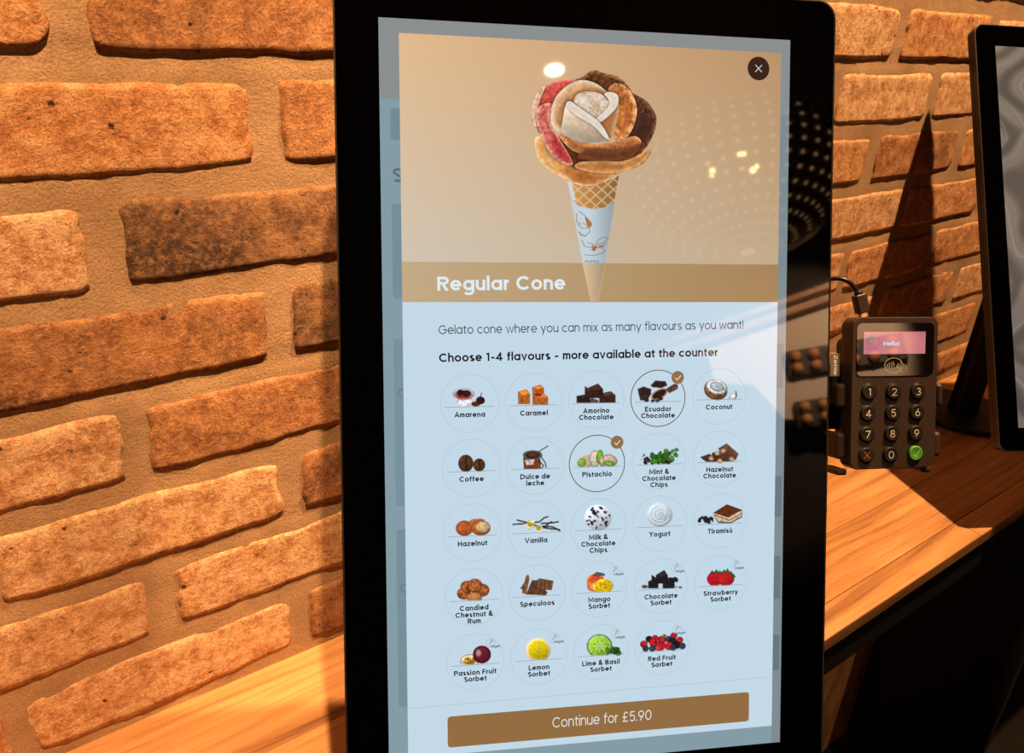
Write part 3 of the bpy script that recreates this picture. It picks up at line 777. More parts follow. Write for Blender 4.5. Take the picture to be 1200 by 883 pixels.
def i_ecuador(c):
    PL(c, [(-9, -15), (-3, -21), (9, -20), (11, -15), (4, -12), (-6, -13)], DK, (70, 52, 46)); PL(c, [(-24, -11), (-17, -14), (-8, -11), (-8, -5), (-12, 1), (-22, -2)], DK, (78, 58, 50)); PL(c, [(-22, -3), (-14, -5), (-10, -1), (-14, 3), (-21, 2)], (56, 40, 34))
    E(c, 1.5, -5, 10.5, 5.5, (150, 104, 68), (176, 132, 96), 1.2, -28); E(c, 1.5, -5, 8.6, 3.9, (46, 28, 22), rot=-28); PL(c, [(9, -11), (19, -17), (23.5, -16), (23, -11), (13, -6)], (96, 60, 40))
    for x, y in ((-13, 2.5), (-6, 3), (-.5, 3), (3.5, .5)): E(c, x, y, 2.6, 1.8, DK, rot=-20)
def i_coconut(c):
    E(c, -4, -7.5, 14, 11.5, (120, 78, 46), (96, 58, 32), 2, 20, .3); PL(c, [(-19, 3.6), (-13, 3.6), (-13, 12), (-19, 12)], (196, 217, 232), (196, 217, 232), grain=0); E(c, -2.5, -11, 12.5, 8.5, (228, 232, 234), rot=15); E(c, -2.5, -11.5, 8.6, 5.6, (186, 196, 204), rot=15)
    PL(c, [(10, 2.5), (16, -5), (20, -5.5), (19.5, 1), (17, 3)], (222, 226, 226)); LN(c, [(19.5, -6), (20.5, -1), (18.5, 3)], 1.2, (110, 72, 44))
def i_coffee(c):
    for x, y, a, b in ((-6.6, -5.5, 8.8, 10), (9, -3.5, 7, 7.6)):
        E(c, x, y, a, b, (88, 54, 34), (50, 30, 22)); LN(c, [(x + 1.5, y - b * .9), (x - .6, y - 2), (x + 1.2, y + 2), (x, y + b * .9)], 1.4, (34, 20, 14))
def i_dulce(c):
    PL(c, [(-14, -10), (6, -10), (7, 4), (-13, 4)], (116, 58, 28), (70, 36, 22)); PL(c, [(-13, -7), (0, -8), (-2, -1), (-10, 0)], (196, 180, 172)); E(c, -3, -12.5, 11.5, 5.5, (60, 44, 40), (110, 112, 118)); E(c, -3, -13, 8, 3, (96, 54, 34))
    LN(c, [(2, -15), (15, -23)], 1.3, (70, 72, 78)); LN(c, [(6, -12), (12, -3), (13, 2)], 1.4, (74, 70, 70)); LN(c, [(4, -6), (10, 0), (8, 3)], 1.2, DK)
def i_pistachio(c):
    be = (206, 178, 146); E(c, -12, -2.5, 12, 7, be, (176, 146, 114), 2, -20); E(c, -17.5, -1, 5, 5, (138, 190, 66), rot=-30); E(c, -2.5, -5.5, 6.5, 10, (214, 198, 176)); E(c, 3, -8, 4, 8, (126, 186, 50), rot=8); E(c, 6.5, -3, 4, 7, be)
    E(c, 15, -4, 9, 6.5, be, rot=20); E(c, 14, .2, 7, 3.2, (120, 186, 60), rot=8); PL(c, [(-25, 3.8), (25, 3.8), (25, 9), (-25, 9)], (196, 217, 232), (196, 217, 232), grain=0)
def speck(c, n, x0, x1, y0, y1, cols, r, seed=1):
    rr = random.Random(seed)
    for _ in range(n):
        cc = rr.choice(cols); E(c, rr.uniform(x0, x1), rr.uniform(y0, y1), r * rr.uniform(.6, 1.3), r * rr.uniform(.45, 1), cc, rot=rr.uniform(0, 180), grain=.1)
def i_mint(c):
    speck(c, 26, -16, 10, -6, 2, [DK, (70, 56, 52), (96, 80, 76)], 2.6, 2); speck(c, 8, -22, -12, -10, 3, [(80, 70, 70)], 1, 5)
    speck(c, 26, -8, 16, -9, 0, [(60, 130, 36), (44, 104, 30), (90, 156, 56)], 3.2, 4); speck(c, 8, 6, 22, -14, -6, [(60, 130, 36), (80, 150, 50)], 2.6, 9); E(c, -5, 0, 5, 3, (66, 140, 44)); speck(c, 6, 2, 14, 0, 2.4, [DK], 2, 3)
def i_hazchoc(c):
    PL(c, [(-23, -2), (-12, -6), (-4, 0), (-4, 3.5), (-16, 3.5)], CH); chunk(c, 2, -3, 22, 12, (76, 46, 34), 2); PL(c, [(-2, -12), (8, -18), (22, -6), (19, 1), (12, 3)], (88, 56, 44)); PL(c, [(2, -14), (8, -18), (22, -6), (18, -2)], (112, 74, 58))
    for x, y in ((-10, 0), (0, 3), (4, -9), (-3, -6), (14, 1)): E(c, x, y - .5, 3.2, 2.8, (206, 178, 146), (150, 108, 74))
def i_hazelnut(c):
    E(c, -9.5, -5, 10, 9, (178, 92, 46), (130, 62, 30), 3); PL(c, [(-3, -14), (6, -16), (14, -15), (10, -10), (-2, -6)], (190, 106, 56), sm=True); E(c, 9.5, -5.5, 11.5, 9, (182, 98, 50), (134, 68, 34), 3); E(c, 12, -6.5, 8, 6.5, (206, 172, 130), (176, 136, 92), 1.5)
def i_vanilla(c):
    for pts in ([(-27, -6), (-12, -7), (4, -9), (10, -14), (14, -15)], [(-22, -11), (-10, -8), (8, -2), (18, -9)], [(6, -7), (20, -8), (26, -9)], [(8, -4), (20, -3), (28, 1.5)], [(4, -3), (16, -1), (27, 0)]): LN(c, pts, 1.6, (40, 30, 28))
    for fx, fy, r in ((-7, -6, 8), (3, -1.5, 6)):
        for k in range(5):
            a = math.radians(72 * k - 90 + fx * 3); PL(c, [(fx, fy), (fx + r * .5 * math.cos(a - .5), fy + r * .5 * math.sin(a - .5)), (fx + r * math.cos(a), fy + r * math.sin(a)), (fx + r * .5 * math.cos(a + .5), fy + r * .5 * math.sin(a + .5))], (232, 206, 120), (236, 214, 170))
        E(c, fx, fy, 2.6, 2.4, (216, 176, 20))
def i_milk(c):
    E(c, -.3, -10.5, 16, 15, (214, 220, 230), (196, 206, 218), 2, 0, .05); rr = random.Random(6)
    for k in range(34):
        a, r = rr.uniform(0, 6.28), 14 * math.sqrt(rr.random()); E(c, -.3 + r * math.cos(a), -10.5 + r * .95 * math.sin(a), rr.uniform(1.2, 2.3), rr.uniform(.7, 1.3), (50, 38, 38), rot=rr.uniform(0, 180))
def i_yogurt(c):
    E(c, 0, -10.5, 15, 14, (196, 208, 216), (180, 192, 202), 3, 0, .05)
    for k, r in enumerate((11.5, 8, 4.6)):
        LN(c, [(r * math.cos(math.radians(a)) + k * .8, -10.5 + r * math.sin(math.radians(a)) * .95) for a in range(20 + 50 * k, 290 + 40 * k, 15)], 1.3, (222, 232, 238)); LN(c, [((r - 1.6) * math.cos(math.radians(a)) + k * .8, -10.5 + (r - 1.6) * math.sin(math.radians(a)) * .95) for a in range(40 + 50 * k, 270 + 40 * k, 15)], .8, (166, 180, 192))
def i_tiramisu(c):
    PL(c, [(-8, -8), (8, -18), (26, -12), (26, -4), (12, 3), (-2, 2)], (206, 186, 160)); PL(c, [(-8, -5.5), (-2, 1), (12, 2), (26, -5.5), (26, -4), (12, 3.6), (-2, 2.6)], (110, 70, 44)); LN(c, [(-7, -6.5), (11, -.4), (26, -8.5)], 1.1, (120, 78, 50))
    PL(c, [(-8, -9), (8, -19), (26, -12.5), (10, -3.5)], (96, 44, 20), (84, 40, 20)); speck(c, 26, -25, -8, -4.5, 2.6, [(30, 26, 28), (50, 44, 44)], 2, 7)
def i_chestnut(c):
    for x, y, a, b in ((-12, -4, 8, 7), (-8, -12, 8, 7), (10, -8, 8, 7.5), (1, -13, 9, 8.5)): E(c, x, y, a, b, (164, 92, 46), (110, 56, 26), 2.6, 0, .3)
    E(c, .5, .5, 9, 6, (196, 128, 76), (150, 86, 46)); PL(c, [(-12, 4.2), (12, 4.2), (12, 9), (-12, 9)], (196, 217, 232), (196, 217, 232), grain=0)
def i_speculoos(c):
    PL(c, [(-13, 2), (-6, -15), (2, -14), (12, 0), (10, 3)], (96, 60, 40)); PL(c, [(-18, 0), (-13, -20), (-10, -21), (-9, -16), (-13, 2)], (136, 88, 56)); PL(c, [(-20, -5), (-15, -12), (-14, -2)], (126, 80, 50))
    PL(c, [(-4, -7), (2, -17), (19, -14), (17, -3), (4, -4)], (120, 78, 50))
    for k in range(4): LN(c, [(0 + k * 4.6, -15 + k * .6), (-1 + k * 4.8, -5 + k * .5)], 1, (70, 42, 28))
def i_mango(c):
    E(c, -4, -7.5, 11, 11, (206, 70, 44), (226, 140, 60), 4, -20, .15); E(c, -8, -3, 6, 6, (222, 150, 80), (210, 90, 50), 4); E(c, 4.5, -3, 12, 8.5, (216, 180, 24), (232, 200, 90), 1.6, -8, .25)
    PL(c, [(-9, -15), (-3, -20), (6, -18), (7, -15.5), (0, -15)], (80, 92, 96)); PL(c, [(-20, 3.8), (22, 3.4), (22, 8), (-20, 9)], (196, 217, 232), (196, 217, 232), grain=0)
    for k in (-4, 1, 6, 11): LN(c, [(k, -8), (k + 2, 2)], .8, (190, 130, 30))
def i_chocsorbet(c):
    for x, y, w, h, t in ((-9, -2, 12, 10, 2), (9, -3, 14, 12, 1), (1, -9, 14, 13, 3), (15, -7, 10, 5, 1), (-7, -7, 8, 8, -2)): chunk(c, x, y, w, h, (34, 30, 32), t)
    E(c, -19, 1, 3.5, 2, (120, 84, 60)); speck(c, 5, 17, 24, 0, 2.5, [(110, 80, 60)], 1.1, 2)
def i_strawberry(c):
    E(c, -7, -4, 9, 8.5, (184, 24, 34), (150, 18, 28), 2); E(c, 6, -4.5, 10, 8.8, (190, 28, 36), (156, 20, 30), 2)
    for x, y in ((-10, -12), (-5, -13), (-1, -12), (4, -13), (8, -14), (12, -11), (15, -8)): PL(c, [(x - 3, y + 2), (x, y - 2.5), (x + 3, y + 2)], (50, 96, 44))
    PL(c, [(-20, 3.6), (22, 3.4), (22, 8), (-20, 9)], (196, 217, 232), (196, 217, 232), grain=0); speck(c, 16, -13, 13, -8, 0, [(226, 120, 70)], .55, 3)
def i_passion(c):
    E(c, -7, .5, 10.5, 9, (226, 206, 180), (120, 60, 60), 1.2); E(c, -7, 0, 8, 6.5, (196, 150, 60), (226, 200, 160), 1.5, 0, .5); speck(c, 12, -13, -2, -4, 2, [(60, 40, 20), (206, 170, 30)], 1.1, 8)
    PL(c, [(-22, 3.6), (22, 3.0), (22, 12), (-22, 12)], (196, 217, 232), (196, 217, 232), grain=0); E(c, 7.8, -8.2, 10.6, 10.4, (110, 32, 46), (70, 16, 30), 4, 0, .1); E(c, 4, -10, 3.4, 4.4, (206, 150, 156))
def i_lemon(c):
    E(c, -.7, -7.8, 14.6, 14, (232, 206, 170), (226, 186, 130), 1.2, 0, .04); E(c, -.7, -7.8, 12, 11.6, (214, 190, 14), (220, 196, 50), 1.2, 0, .08); E(c, -.7, -8, 2.2, 2.2, (230, 214, 150)); PL(c, [(-22, 3.6), (22, 3.0), (22, 12), (-22, 12)], (196, 217, 232), (196, 217, 232), grain=0)
def i_lime(c):
    E(c, -1.6, -7, 15, 14, (80, 140, 34), (60, 120, 30), 1); E(c, -1.6, -7, 13.6, 12.6, (214, 226, 180)); E(c, -1.6, -7, 12.4, 11.4, (146, 196, 50), (160, 206, 70), 1.5)
    for k in range(8): a = math.radians(45 * k); LN(c, [(-1.6 + 2.5 * math.cos(a), -7 + 2.5 * math.sin(a)), (-1.6 + 8 * math.cos(a), -7 + 7.4 * math.sin(a))], .8, (216, 226, 160))
    E(c, -1.6, -7, 2.2, 2.2, (226, 226, 200)); PL(c, [(-22, 3.8), (24, 3.4), (24, 12), (-22, 12)], (196, 217, 232), (196, 217, 232), grain=0); speck(c, 16, 8, 22, -3.5, 2, [(60, 120, 34), (84, 150, 50), (40, 96, 30)], 3, 4)
def i_redfruit(c):
    rr = random.Random(3); R_, B_, N_ = (186, 34, 40), (60, 64, 84), (36, 28, 34)
    for x, y, r, cc in ((-15, -10, 4, N_), (-8, -11, 4, R_), (0, -9, 5, R_), (14, -14, 4, R_), (-10, -6, 5, R_), (-21, -4, 4.5, R_), (8, -10, 4, B_), (13, -7, 5, N_), (21, -9, 4, R_), (18, -3, 4.5, N_), (24, -2, 4, B_), (-2, -2, 6, R_), (8, -2, 5, R_), (-19, 1, 3.8, B_), (-11, 1, 4, B_), (13, 0, 4, B_), (-4, 0, 4, (200, 50, 50)), (3, -14, 2, (80, 150, 50))):
        E(c, x, y, r, r * .95, cc, tuple(k * .6 for k in cc), 1.6, 0, .3)
FL = [((550.3, 473), ['Amarena'], i_amarena, 0), ((625.3, 471.3), ['Caramel'], i_caramel, 0), ((698.3, 468.7), ['Amorino', 'Chocolate'], i_chunks, 0), ((770.5, 467), ['Ecuador', 'Chocolate'], i_ecuador, 2), ((842, 464.7), ['Coconut'], i_coconut, 0),
      ((552.3, 548.5), ['Coffee'], i_coffee, 0), ((626.7, 545.7), ['Dulce de', 'leche'], i_dulce, 0), ((699.2, 543.2), ['Pistachio'], i_pistachio, 2), ((771.7, 540.5), ['Mint &', 'Chocolate', 'Chips'], i_mint, 0), ((842.7, 537.8), ['Hazelnut', 'Chocolate'], i_hazchoc, 0),
      ((553.5, 624), ['Hazelnut'], i_hazelnut, 0), ((627.8, 620.5), ['Vanilla'], i_vanilla, 0), ((700.7, 617), ['Milk &', 'Chocolate', 'Chips'], i_milk, 0), ((772.5, 613.5), ['Yogurt'], i_yogurt, 0), ((843, 610), ['Tiramis\u00f9'], i_tiramisu, 0),
      ((555.3, 699.5), ['Candied', 'Chestnut &', 'Rum'], i_chestnut, 0), ((629.2, 694.5), ['Speculoos'], i_speculoos, 0), ((701.8, 690), ['Mango', 'Sorbet'], i_mango, 1), ((774, 686.4), ['Chocolate', 'Sorbet'], i_chocsorbet, 1), ((843.8, 682.4), ['Strawberry', 'Sorbet'], i_strawberry, 1),
      ((556.7, 775), ['Passion Fruit', 'Sorbet'], i_passion, 1), ((631.2, 769.4), ['Lemon', 'Sorbet'], i_lemon, 1), ((703.7, 764), ['Lime & Basil', 'Sorbet'], i_lime, 1), ((775, 758.8), ['Red Fruit', 'Sorbet'], i_redfruit, 1)]
for (cx, cy), lines, paint, mode in FL:
    p = Print()
    if cy > 680 or True:
        cv = Canvas(cx - 31, cy - 26, cx + 31, cy + 6.6, 0.72, (196, 217, 232)); cv.ox, cv.oy = cx, cy
        paint(cv)
        Ug, Vg = UVg(cv.X, cv.Y); p.grid(Ug, Vg, cv.c, cv.a, 7)
    u, v = UV(cx, cy); r = .0186
    if mode == 2:
        p.ring(u, v, r, .0006, (116, 86, 62), 8)
        p.disc(u + .0134, v - .0136, .0043, (146, 110, 70), 9)
        p.line([(u + .0116, v - .0134), (u + .0130, v - .0120), (u + .0155, v - .0149)], .0006, (226, 222, 212), 10)
    else: p.ring(u, v, r, .00026, (172, 186, 196), 8)
    p.line([(u - .0160, v + .0021), (u + .0158, v + .0021)], .0003, (132, 144, 150), 9)
    for k, s in enumerate(lines):
        p.text(s, u, v + .0086 + k * .0043, .0033, (28, 28, 34), 9, .15, None, 'c', .085)
    if mode == 1:
        bu, bv = u + .0100, v - .0118
        p.ring(bu, bv, .0029, .0002, (150, 164, 172), 9, 20)
        p.line([(bu - .001, bv + .001), (bu + .0006, bv - .0022), (bu + .0016, bv - .001), (bu - .001, bv + .001)], .0003, (80, 92, 98), 10)
        p.text('Vegan', bu - .0004, bv + .0032, .0017, (70, 78, 84), 10, .12, None, 'l', .03)
    o = p.build('flavour_button', M['screen'], disp)
    if mode == 2: o['label'] = 'selected flavour button ringed in brown with a tick badge'

# ================================================================== PICTURE ON THE SECOND KIOSK
xs, ys = np.meshgrid(np.linspace(0, SW, 190), np.linspace(0, SH, 300))
X_, Y_ = xs * 1000, ys * 1000
wx, wy = X_ + 22 * (nz(X_, Y_, 55, 0) - .5) * 2, Y_ + 26 * (nz(X_, Y_, 60, 1) - .5) * 2
rad = np.hypot(wx - 70, (wy - 210) * .62); rad2 = np.hypot(wx - 60, (wy - 60) * 1.0); rad3 = np.hypot(wx - 60, (wy - 370) * .8)
rr_ = np.minimum(np.minimum(rad, rad2 + 12), rad3)
f = .5 + .5 * np.sin(rr_ * .15 + 2.2 * nz(X_, Y_, 34, 2)); f2 = np.clip(1 - np.abs(np.sin(rr_ * .085 + 1.6 * nz(X_, Y_, 40, 3))) * 6, 0, 1)
tb = (ys / SH)[..., None]
base = np.array((140, 120, 102.)) * (1 - tb) + np.array((122, 108, 100.)) * tb
base = base * (1 - .26 * np.clip((f - .35) * 1.6, 0, 1))[..., None] - np.array((20, 12, 6.)) * (np.clip(nz(X_, Y_, 48, 1) - .4, 0, 1)[..., None]) * 2 * .6
base = base * (1 - .42 * f2[..., None]) + np.array((156, 160, 162.)) * .42 * f2[..., None]
p = Print(); p.grid(xs, ys, base, np.ones(xs.shape), 1)
disp2 = p.build('display', M['screen'], kiosk2, KL2)

# ================================================================== CARD READER, HELD BESIDE THE FIRST KIOSK
RU0, RU1, RV0, RV1 = .3172, .3818, .1824, .2878       # face of the reader in the kiosk's own plane
c0 = K1 @ Vector(((RU0 + RU1) / 2, .016, -RV1))
reader = thing('card_reader', 'small dark brown card reader with round number keys, clipped beside the large kiosk', 'card reader', c0, 0)
RL = reader.matrix_world.inverted() @ K1
bm = bmesh.new()
def ro(e, r): return rrect(RU0 + e, RU1 - e, -RV1 + e, -RV0 - e, r)
slab_bm(bm, [(ro(.0007, .0053), 0.0), (ro(.0002, .0058), .0002), (ro(0, .006), .0009), (ro(0, .006), .0125), (ro(.0010, .0055), .0152), (ro(.0040, .003), .0165)])
body = link('body', bm_mesh('body', bm), M['reader'], reader, RL)
def rpx(x, y): return uv_on(K1, x, y, -0.0004)
# glossy window
(ua, va), (ub, vb) = rpx(1004.4, 378.6), rpx(1093.8, 440.2)
slab('window', ua, ub, -vb, -va, .0042, -.0004, .0002, M['window'], reader, .0002, RL)
(ua, va), (ub, vb) = rpx(1012.3, 389.2), rpx(1084, 414.6)
uu, vv = np.meshgrid(np.linspace(ua, ub, 60), np.linspace(va, vb, 24))
mmx, mmy = uu * 1000, vv * 1000
t_ = np.clip(nz(mmx, mmy, 9, 0) * 1.8 - .5, 0, 1)[..., None]
cc = np.array((206, 126, 122.)) * (1 - t_) + np.array((178, 104, 124.)) * t_
b1 = np.clip(2.2 - np.hypot(mmx - ua * 1000 - 5.0, (mmy - va * 1000 - 6)) * .55, 0, 1)[..., None]
cc = cc * (1 - b1) + np.array((84, 98, 110.)) * b1
p = Print(); p.grid(uu, vv, cc, np.ones(uu.shape), 4)
px = (uv_on(K1, 1041, 405.5, 0)); p.text('Hello!', px[0] - .0040, px[1], .0031, (196, 226, 236), 5, .13, .0118)
p.build('colour_display', M['screen'], reader, RL)
# contactless mark
p = Print(); u, v = rpx(1047, 428.4); col = (206, 172, 124)
p.line([(u + .0068 * math.cos(a), v + .0052 * math.sin(a)) for a in [math.radians(k) for k in range(20, 345, 12)]], .00035, col, 4)
for k in range(4): p.line([(u - .0045 + k * .0016 + .0022 * (math.cos(a) - 1) * .6, v + (.0010 + .0006 * k) * math.sin(a)) for a in [math.radians(q_) for q_ in range(-80, 81, 20)]], .0003, col, 5)
p.line([(u + .0035, v - .0012), (u + .0022, v + .0006), (u + .0042, v + .0022), (u + .0072, v + .0014)], .0003, col, 5); p.line([(u + .0050, v - .0020), (u + .0086, v + .0002), (u + .0098, v + .0036)], .0003, col, 5)
p.line([(u + .0038, v - .0008), (u + .0066, v + .0004)], .0003, col, 5); p.line([(u + .0045, v + .0036), (u + .0065, v + .0046)], .0003, col, 5)
o = p.build('contactless_symbol', M['print'], reader, RL)
KEYS = [((1018.4, 459.8), '1'), ((1047.2, 459.5), '2'), ((1075.4, 458.9), '3'), ((1017, 484.7), '4'), ((1046, 484), '5'), ((1074.3, 483.4), '6'),
        ((1016, 509.3), '7'), ((1045, 508.5), '8'), ((1073, 507.7), '9'), ((1015.2, 533.5), 'x'), ((1043.4, 533), '0'), ((1072.6, 531.5), 'v')]
for (x, y), ch in KEYS:
    u, v = rpx(x, y)
    m2 = Matrix.Translation((u, 0, -v)) @ Matrix.Rotation(math.radians(90), 4, 'X')
    bm = bmesh.new(); lathe_bm(bm, [(.0060, -.0005), (.0061, .0001), (.0058, .0003), (.0055, .00005)], 28, m2)
    link('key_surround', bm_mesh('key_surround', bm), M['shell'], reader, RL)
    bm = bmesh.new(); lathe_bm(bm, [(.0053, -.0005), (.0053, .0009), (.0049, .0014), (.0040, .0013), (.0020, .0010), (.0003, .0009)], 28, m2)
    k = link('key', bm_mesh('key', bm, True), M['green'] if ch == 'v' else M['key'], reader, RL)
    if ch == 'v': k['label'] = 'green confirm key with a tick'
    if ch == 'x': k['label'] = 'dark cancel key with a red cross'
    p = Print()
    if ch == 'x':
        for s in (1, -1): p.line([(u - .0021, v - .0024 * s), (u + .0021, v + .0024 * s)], .00042, (200, 90, 40), 11)
    elif ch == 'v': p.line([(u - .0021, v + .0004), (u - .0005, v + .0023), (u + .0024, v - .0022)], .00045, (226, 214, 130), 11)
    else: p.text(ch, u, v + .0026, (.0052), (220, 200, 176), 11, .08, None, 'c')
    p.build('key_symbol', M['red'] if ch == 'x' else M['print'], k)
(ua, va), (ub, vb) = uv_on(K1, 973.5, 414.6, .006), uv_on(K1, 984.4, 441.4, .006)
tg = box('side_label', ua, ub, .0062, .0068, -vb, -va, M['tag'], reader, .0002, 1, RL)
p = Print(); p.text('Zettle', (ua + ub) / 2 - .0012, va + .0012, .0026, (196, 190, 176), 1, .1, (vb - va) * .86, 'l', rot=math.pi / 2)
for i, q_ in enumerate(p.v): p.v[i] = (q_[0], q_[1] + .0061, q_[2])
p.build('label_text', M['print'], tg)

# cradle: back tray and gripping claws, part of the kiosk it is bolted to
cr = slab('reader_cradle', RU0 + .003, RU1 - .003, -RV1 + .004, -RV0 - .014, .006, .0170, .0270, M['shell'], kiosk, .002, KL)
box('cradle_arm', .270, .325, .0200, .0260, -.262, -.215, M['black'], kiosk, .002, 2, KL)
def claw(x0, x1, z0, z1, y0, y1, r=.003):
    bm = bmesh.new(); box_bm(bm, x0, x1, y0, y1, z0, z1)
    bmesh.ops.bevel(bm, geom=bm.edges[:], offset=r, segments=4, affect='EDGES', profile=.5)
    return link('claw', bm_mesh('claw', bm), M['reader'], cr)
for (xa, ya), (xb, yb) in (((981.5, 450), (991.5, 478)), ((981, 508), (991, 538.5))):
    (ua, va), (ub, vb) = uv_on(K1, xa, ya, .006), uv_on(K1, xb, yb, .006)
    claw(ua, min(ub, RU0 - .0002), -vb, -va, .005, .026, .0025)
for (xa, ya), (xb, yb) in (((1096, 449.5), (1104, 477)), ((1090.5, 506.5), (1101.5, 535))):
    (ua, va), (ub, vb) = uv_on(K1, xa, ya, .010), uv_on(K1, xb, yb, .010)
    claw(max(ua, RU1 + .0003), ub, -vb, -va, .008, .026)
for xa, xb in ((976, 991), (1078, 1089)):
    (ua, va), (ub, vb) = uv_on(K1, xa, 545, .008), uv_on(K1, xb, 555, .008)
    claw(max(ua, RU0 - .006), ub, -RV1 - .0048, -RV1 - .0003, .006, .026, .0015)

# charging cable: comes round from behind the kiosk and plugs into the top of the reader
def kp(x, y, off): 
    u, v = uv_on(K1, x, y, off); return K1 @ Vector((u, off, -v))
b0 = kp(1012, 371, .010)
cab = thing('charging_cable', 'thin black charging cable curving from behind the kiosk into the card reader', 'cable', b0, 0)
CL = cab.matrix_world.inverted()
pts = [(.262, .040, -.195), (.280, .036, -.170)]
ctl = [K1 @ Vector(q_) for q_ in pts] + [kp(962, 331, .026), kp(975, 327.2, .018), kp(985, 327, .014), kp(993.5, 330, .012), kp(1000, 335.5, .011), (kp(1005.2, 343, .010))]
cs = smooth([tuple(ctl[0])] + [tuple(c_) for c_ in ctl] + [tuple(ctl[-1])], 6)[6:-12]
bm = bmesh.new(); tube_bm(bm, [CL @ Vector(c_) for c_ in cs], .0016, 12); link('cord', bm_mesh('cord', bm, True), M['cable'], cab)
d = (kp(1011, 367, .010) - kp(1005.5, 342, .010)); top = kp(1005.5, 342, .010)
bm = bmesh.new(); tube_bm(bm, [CL @ (top + d * t_) for t_ in (-.05, .0, .08, .16)], [.0020, .0026, .0029, .0029], 16); link('strain_relief', bm_mesh('strain_relief', bm, True), M['shell'], cab)
def plug_bm(bm, rr, t0, t1):
    ax = d.normalized(); sx = (K1.to_3x3() @ Vector((1, 0, 0))); sx = (sx - ax * sx.dot(ax)).normalized(); sy = ax.cross(sx)
    lo = [[bm.verts.new(CL @ (top + d * tt + sx * x * k + sy * y * k)) for x, y in rr] for tt, k in ((t0, .86), (t0 + .04, 1), (t1 - .04, 1), (t1, .9))]
    n = len(rr)
    for a, b in zip(lo, lo[1:]):
        for k in range(n): bm.faces.new((a[k], a[(k + 1) % n], b[(k + 1) % n], b[k]))
    bm.faces.new(lo[0]); bm.faces.new(lo[-1]); bmesh.ops.recalc_face_normals(bm, faces=bm.faces)
bm = bmesh.new(); plug_bm(bm, rrect(-.0046, .0046, -.0034, .0034, .0018), .14, .98); link('plug', bm_mesh('plug', bm), M['reader'], cab)
bm = bmesh.new(); plug_bm(bm, rrect(-.0034, .0034, -.0018, .0018, .0012), .97, 1.22); link('plug_tip', bm_mesh('plug_tip', bm), M['gold'], cab)

# ================================================================== BEHIND THE CAMERA: what the glass mirrors
M['lamp_shell'] = mat('lamp_shell', (0.030, 0.018, 0.010), 0.45, 0.6)
M['bulb'] = mat('bulb_glow', (1, 1, 1), 0.5, emit=(1.0, 0.58, 0.24), es=30)
M['glow'] = mat('downlight_glow', (1, 1, 1), 0.5, emit=(1.0, 0.86, 0.62), es=30)
PC, PR = Vector((0.345, -2.25, 1.00)), 0.36
pend = thing('pendant_lamp', 'big bronze pierced-metal dome pendant lamp hanging behind the camera', 'lamp', (PC.x, PC.y, PC.z - .14))
PLm = pend.matrix_world.inverted() @ Matrix.Translation(PC)
bm = bmesh.new(); nphi, nth = 44, 19
def dome(ph, th, k=1.0):
    return Vector((PR * k * math.cos(th) * math.cos(ph), PR * k * math.cos(th) * math.sin(ph), PR * .72 * k * math.sin(th)))
th0, th1 = math.radians(-86), math.radians(74)
for i in range(nphi):
    for j in range(nth):
        p0, p1 = 2 * math.pi * i / nphi, 2 * math.pi * (i + 1) / nphi
        t0, t1 = th0 + (th1 - th0) * j / nth, th0 + (th1 - th0) * (j + 1) / nth
        pm, tm = (p0 + p1) / 2, (t0 + t1) / 2
        outer = [(p0, t0), (pm, t0), (p1, t0), (p1, tm), (p1, t1), (pm, t1), (p0, t1), (p0, tm)]
        hr = .17 if j < nth - 1 else .1
        inner = [(pm + (p1 - p0) * hr * math.cos(a), tm + (t1 - t0) * hr * math.sin(a)) for a in [math.radians(225 + 45 * k) for k in range(8)]]
        vo = [bm.verts.new(dome(*q_)) for q_ in outer]; vi = [bm.verts.new(dome(*q_)) for q_ in inner]
        for k in range(8): bm.faces.new((vo[k], vo[(k + 1) % 8], vi[(k + 1) % 8], vi[k]))
bmesh.ops.remove_doubles(bm, verts=bm.verts, dist=1e-5)
link('pierced_shade', bm_mesh('pierced_shade', bm), M['lamp_shell'], pend, PLm)
M['liner'] = mat('amber_liner', (0.6, 0.4, 0.2), 0.6, emit=(1.0, 0.60, 0.26), es=2.0)
bm = bmesh.new(); lathe_bm(bm, [(PR * .93 * math.cos(math.radians(a)), PR * .93 * .72 * math.sin(math.radians(a))) for a in range(-84, 76, 5)], 40)
link('amber_diffuser', bm_mesh('amber_diffuser', bm, True), M['liner'], pend, PLm)
for k, (ph, th) in enumerate(((84, -22), (101, -27), (80, -32))):
    ph, th = math.radians(ph), math.radians(th)
    bm = bmesh.new(); bmesh.ops.create_uvsphere(bm, u_segments=16, v_segments=10, radius=.020, matrix=Matrix.Translation((PR * .945 * math.cos(th) * math.cos(ph), PR * .945 * math.cos(th) * math.sin(ph), PR * .72 * .945 * math.sin(th))))
    link('bulb', bm_mesh('bulb', bm, True), M['bulb'], pend, PLm)
bm = bmesh.new(); tube_bm(bm, [(0, 0, PR * .69), (0.001, 0, CEIL_Z + .058 - PC.z)], .006, 10); link('suspension_cord', bm_mesh('suspension_cord', bm), M['cable'], pend, PLm)
pl = bpy.data.lights.new('pendant_light', 'POINT'); pl.energy, pl.color, pl.shadow_soft_size = 14, (1, .62, .32), .05
po = bpy.data.objects.new('pendant_light', pl); po.location = PC + Vector((0, 0, .03)); C.objects.link(po)

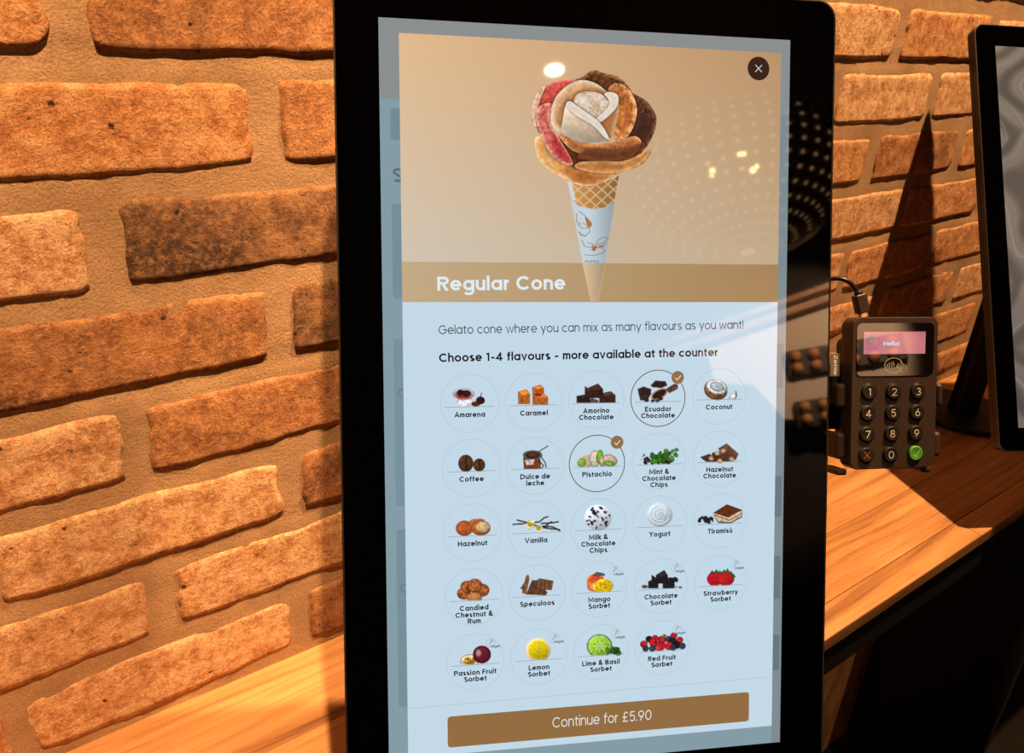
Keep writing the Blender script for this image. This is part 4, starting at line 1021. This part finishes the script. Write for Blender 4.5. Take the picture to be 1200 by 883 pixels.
# ceiling downlights (the lamp itself next to each spot lamp)
SP = [s[0] for s in SPOTS] + [(-0.10, -1.68, 1.15)]
for i, (x, y, z) in enumerate(SP):
    lab = ['bright round ceiling downlight above the second kiosk', 'bright round ceiling downlight above the left brick wall', 'round white spotlight mirrored at the top of the kiosk glass'][i]
    dn = thing('ceiling_downlight', lab, 'lamp', (x, y, z), 0, 'downlights')
    bm = bmesh.new(); lathe_bm(bm, [(.030, .022), (.036, .022), (.040, .05), (.040, CEIL_Z + .059 - z), (.02, CEIL_Z + .0595 - z)], 28)
    link('housing', bm_mesh('housing', bm), M['black'], dn)
    bm = bmesh.new(); lathe_bm(bm, [(.0295, .0205), (.0295, .0215), (.001, .0216)], 24)
    link('lens', bm_mesh('lens', bm), M['glow'], dn)

# pale bakery board with trays of round buns on the far wall, lit by its own spot
M['board'] = mat('cream_board', (0.62, 0.50, 0.38), 0.7)
M['tray'] = mat('tray_tin', (0.02, 0.012, 0.008), 0.5); M['bun'] = mat('bun_crust', (0.55, 0.26, 0.10), 0.6)
bd = thing('display_board', 'cream wall board with wooden beam and bun trays, mirrored in the kiosk glass', 'board', (0.75, -3.56, .25))
BL_ = bd.matrix_world.inverted()
bm = bmesh.new()
out = [(-.22, .92), (1.15, 1.16), (1.15, .05), (.64, .26), (.50, .46), (.38, .48), (.27, .66), (.10, .70), (.09, .83)]
vf = [bm.verts.new((x, -3.52, z)) for x, z in out]; vb = [bm.verts.new((x, -3.598, z)) for x, z in out]
bm.faces.new(vf); bm.faces.new(vb)
for k in range(len(out)): bm.faces.new((vf[k], vf[(k + 1) % len(out)], vb[(k + 1) % len(out)], vb[k]))
bmesh.ops.recalc_face_normals(bm, faces=bm.faces)
link('board_panel', bm_mesh('board_panel', bm), M['board'], bd, BL_)
bm = bmesh.new()
for k in range(2):
    mtx = Matrix.Translation((.48, -3.50, 1.025 - k * .06)) @ Matrix.Rotation(-math.atan2(.24, 1.37), 4, 'Y')
    box_bm(bm, -.7, .7, -.03, .03, -.012, .012, mtx)
link('beam', bm_mesh('beam', bm), M['panel'], bd, BL_)
for k, z in enumerate((.66, .42)):
    tr = box('bun_tray', .43, .93, -3.52, -3.49, z, z + .125, M['tray'], bd, .006, 2, BL_)
    bm = bmesh.new(); bmesh.ops.create_uvsphere(bm, u_segments=14, v_segments=8, radius=.025)
    bun_me = bm_mesh('bun', bm, True)
    for i in range(6):
        for j in range(2):
            link('bun', bun_me, M['bun'], tr, Matrix.Translation((.475 + i * .080, -3.48, z + .034 + j * .056)))
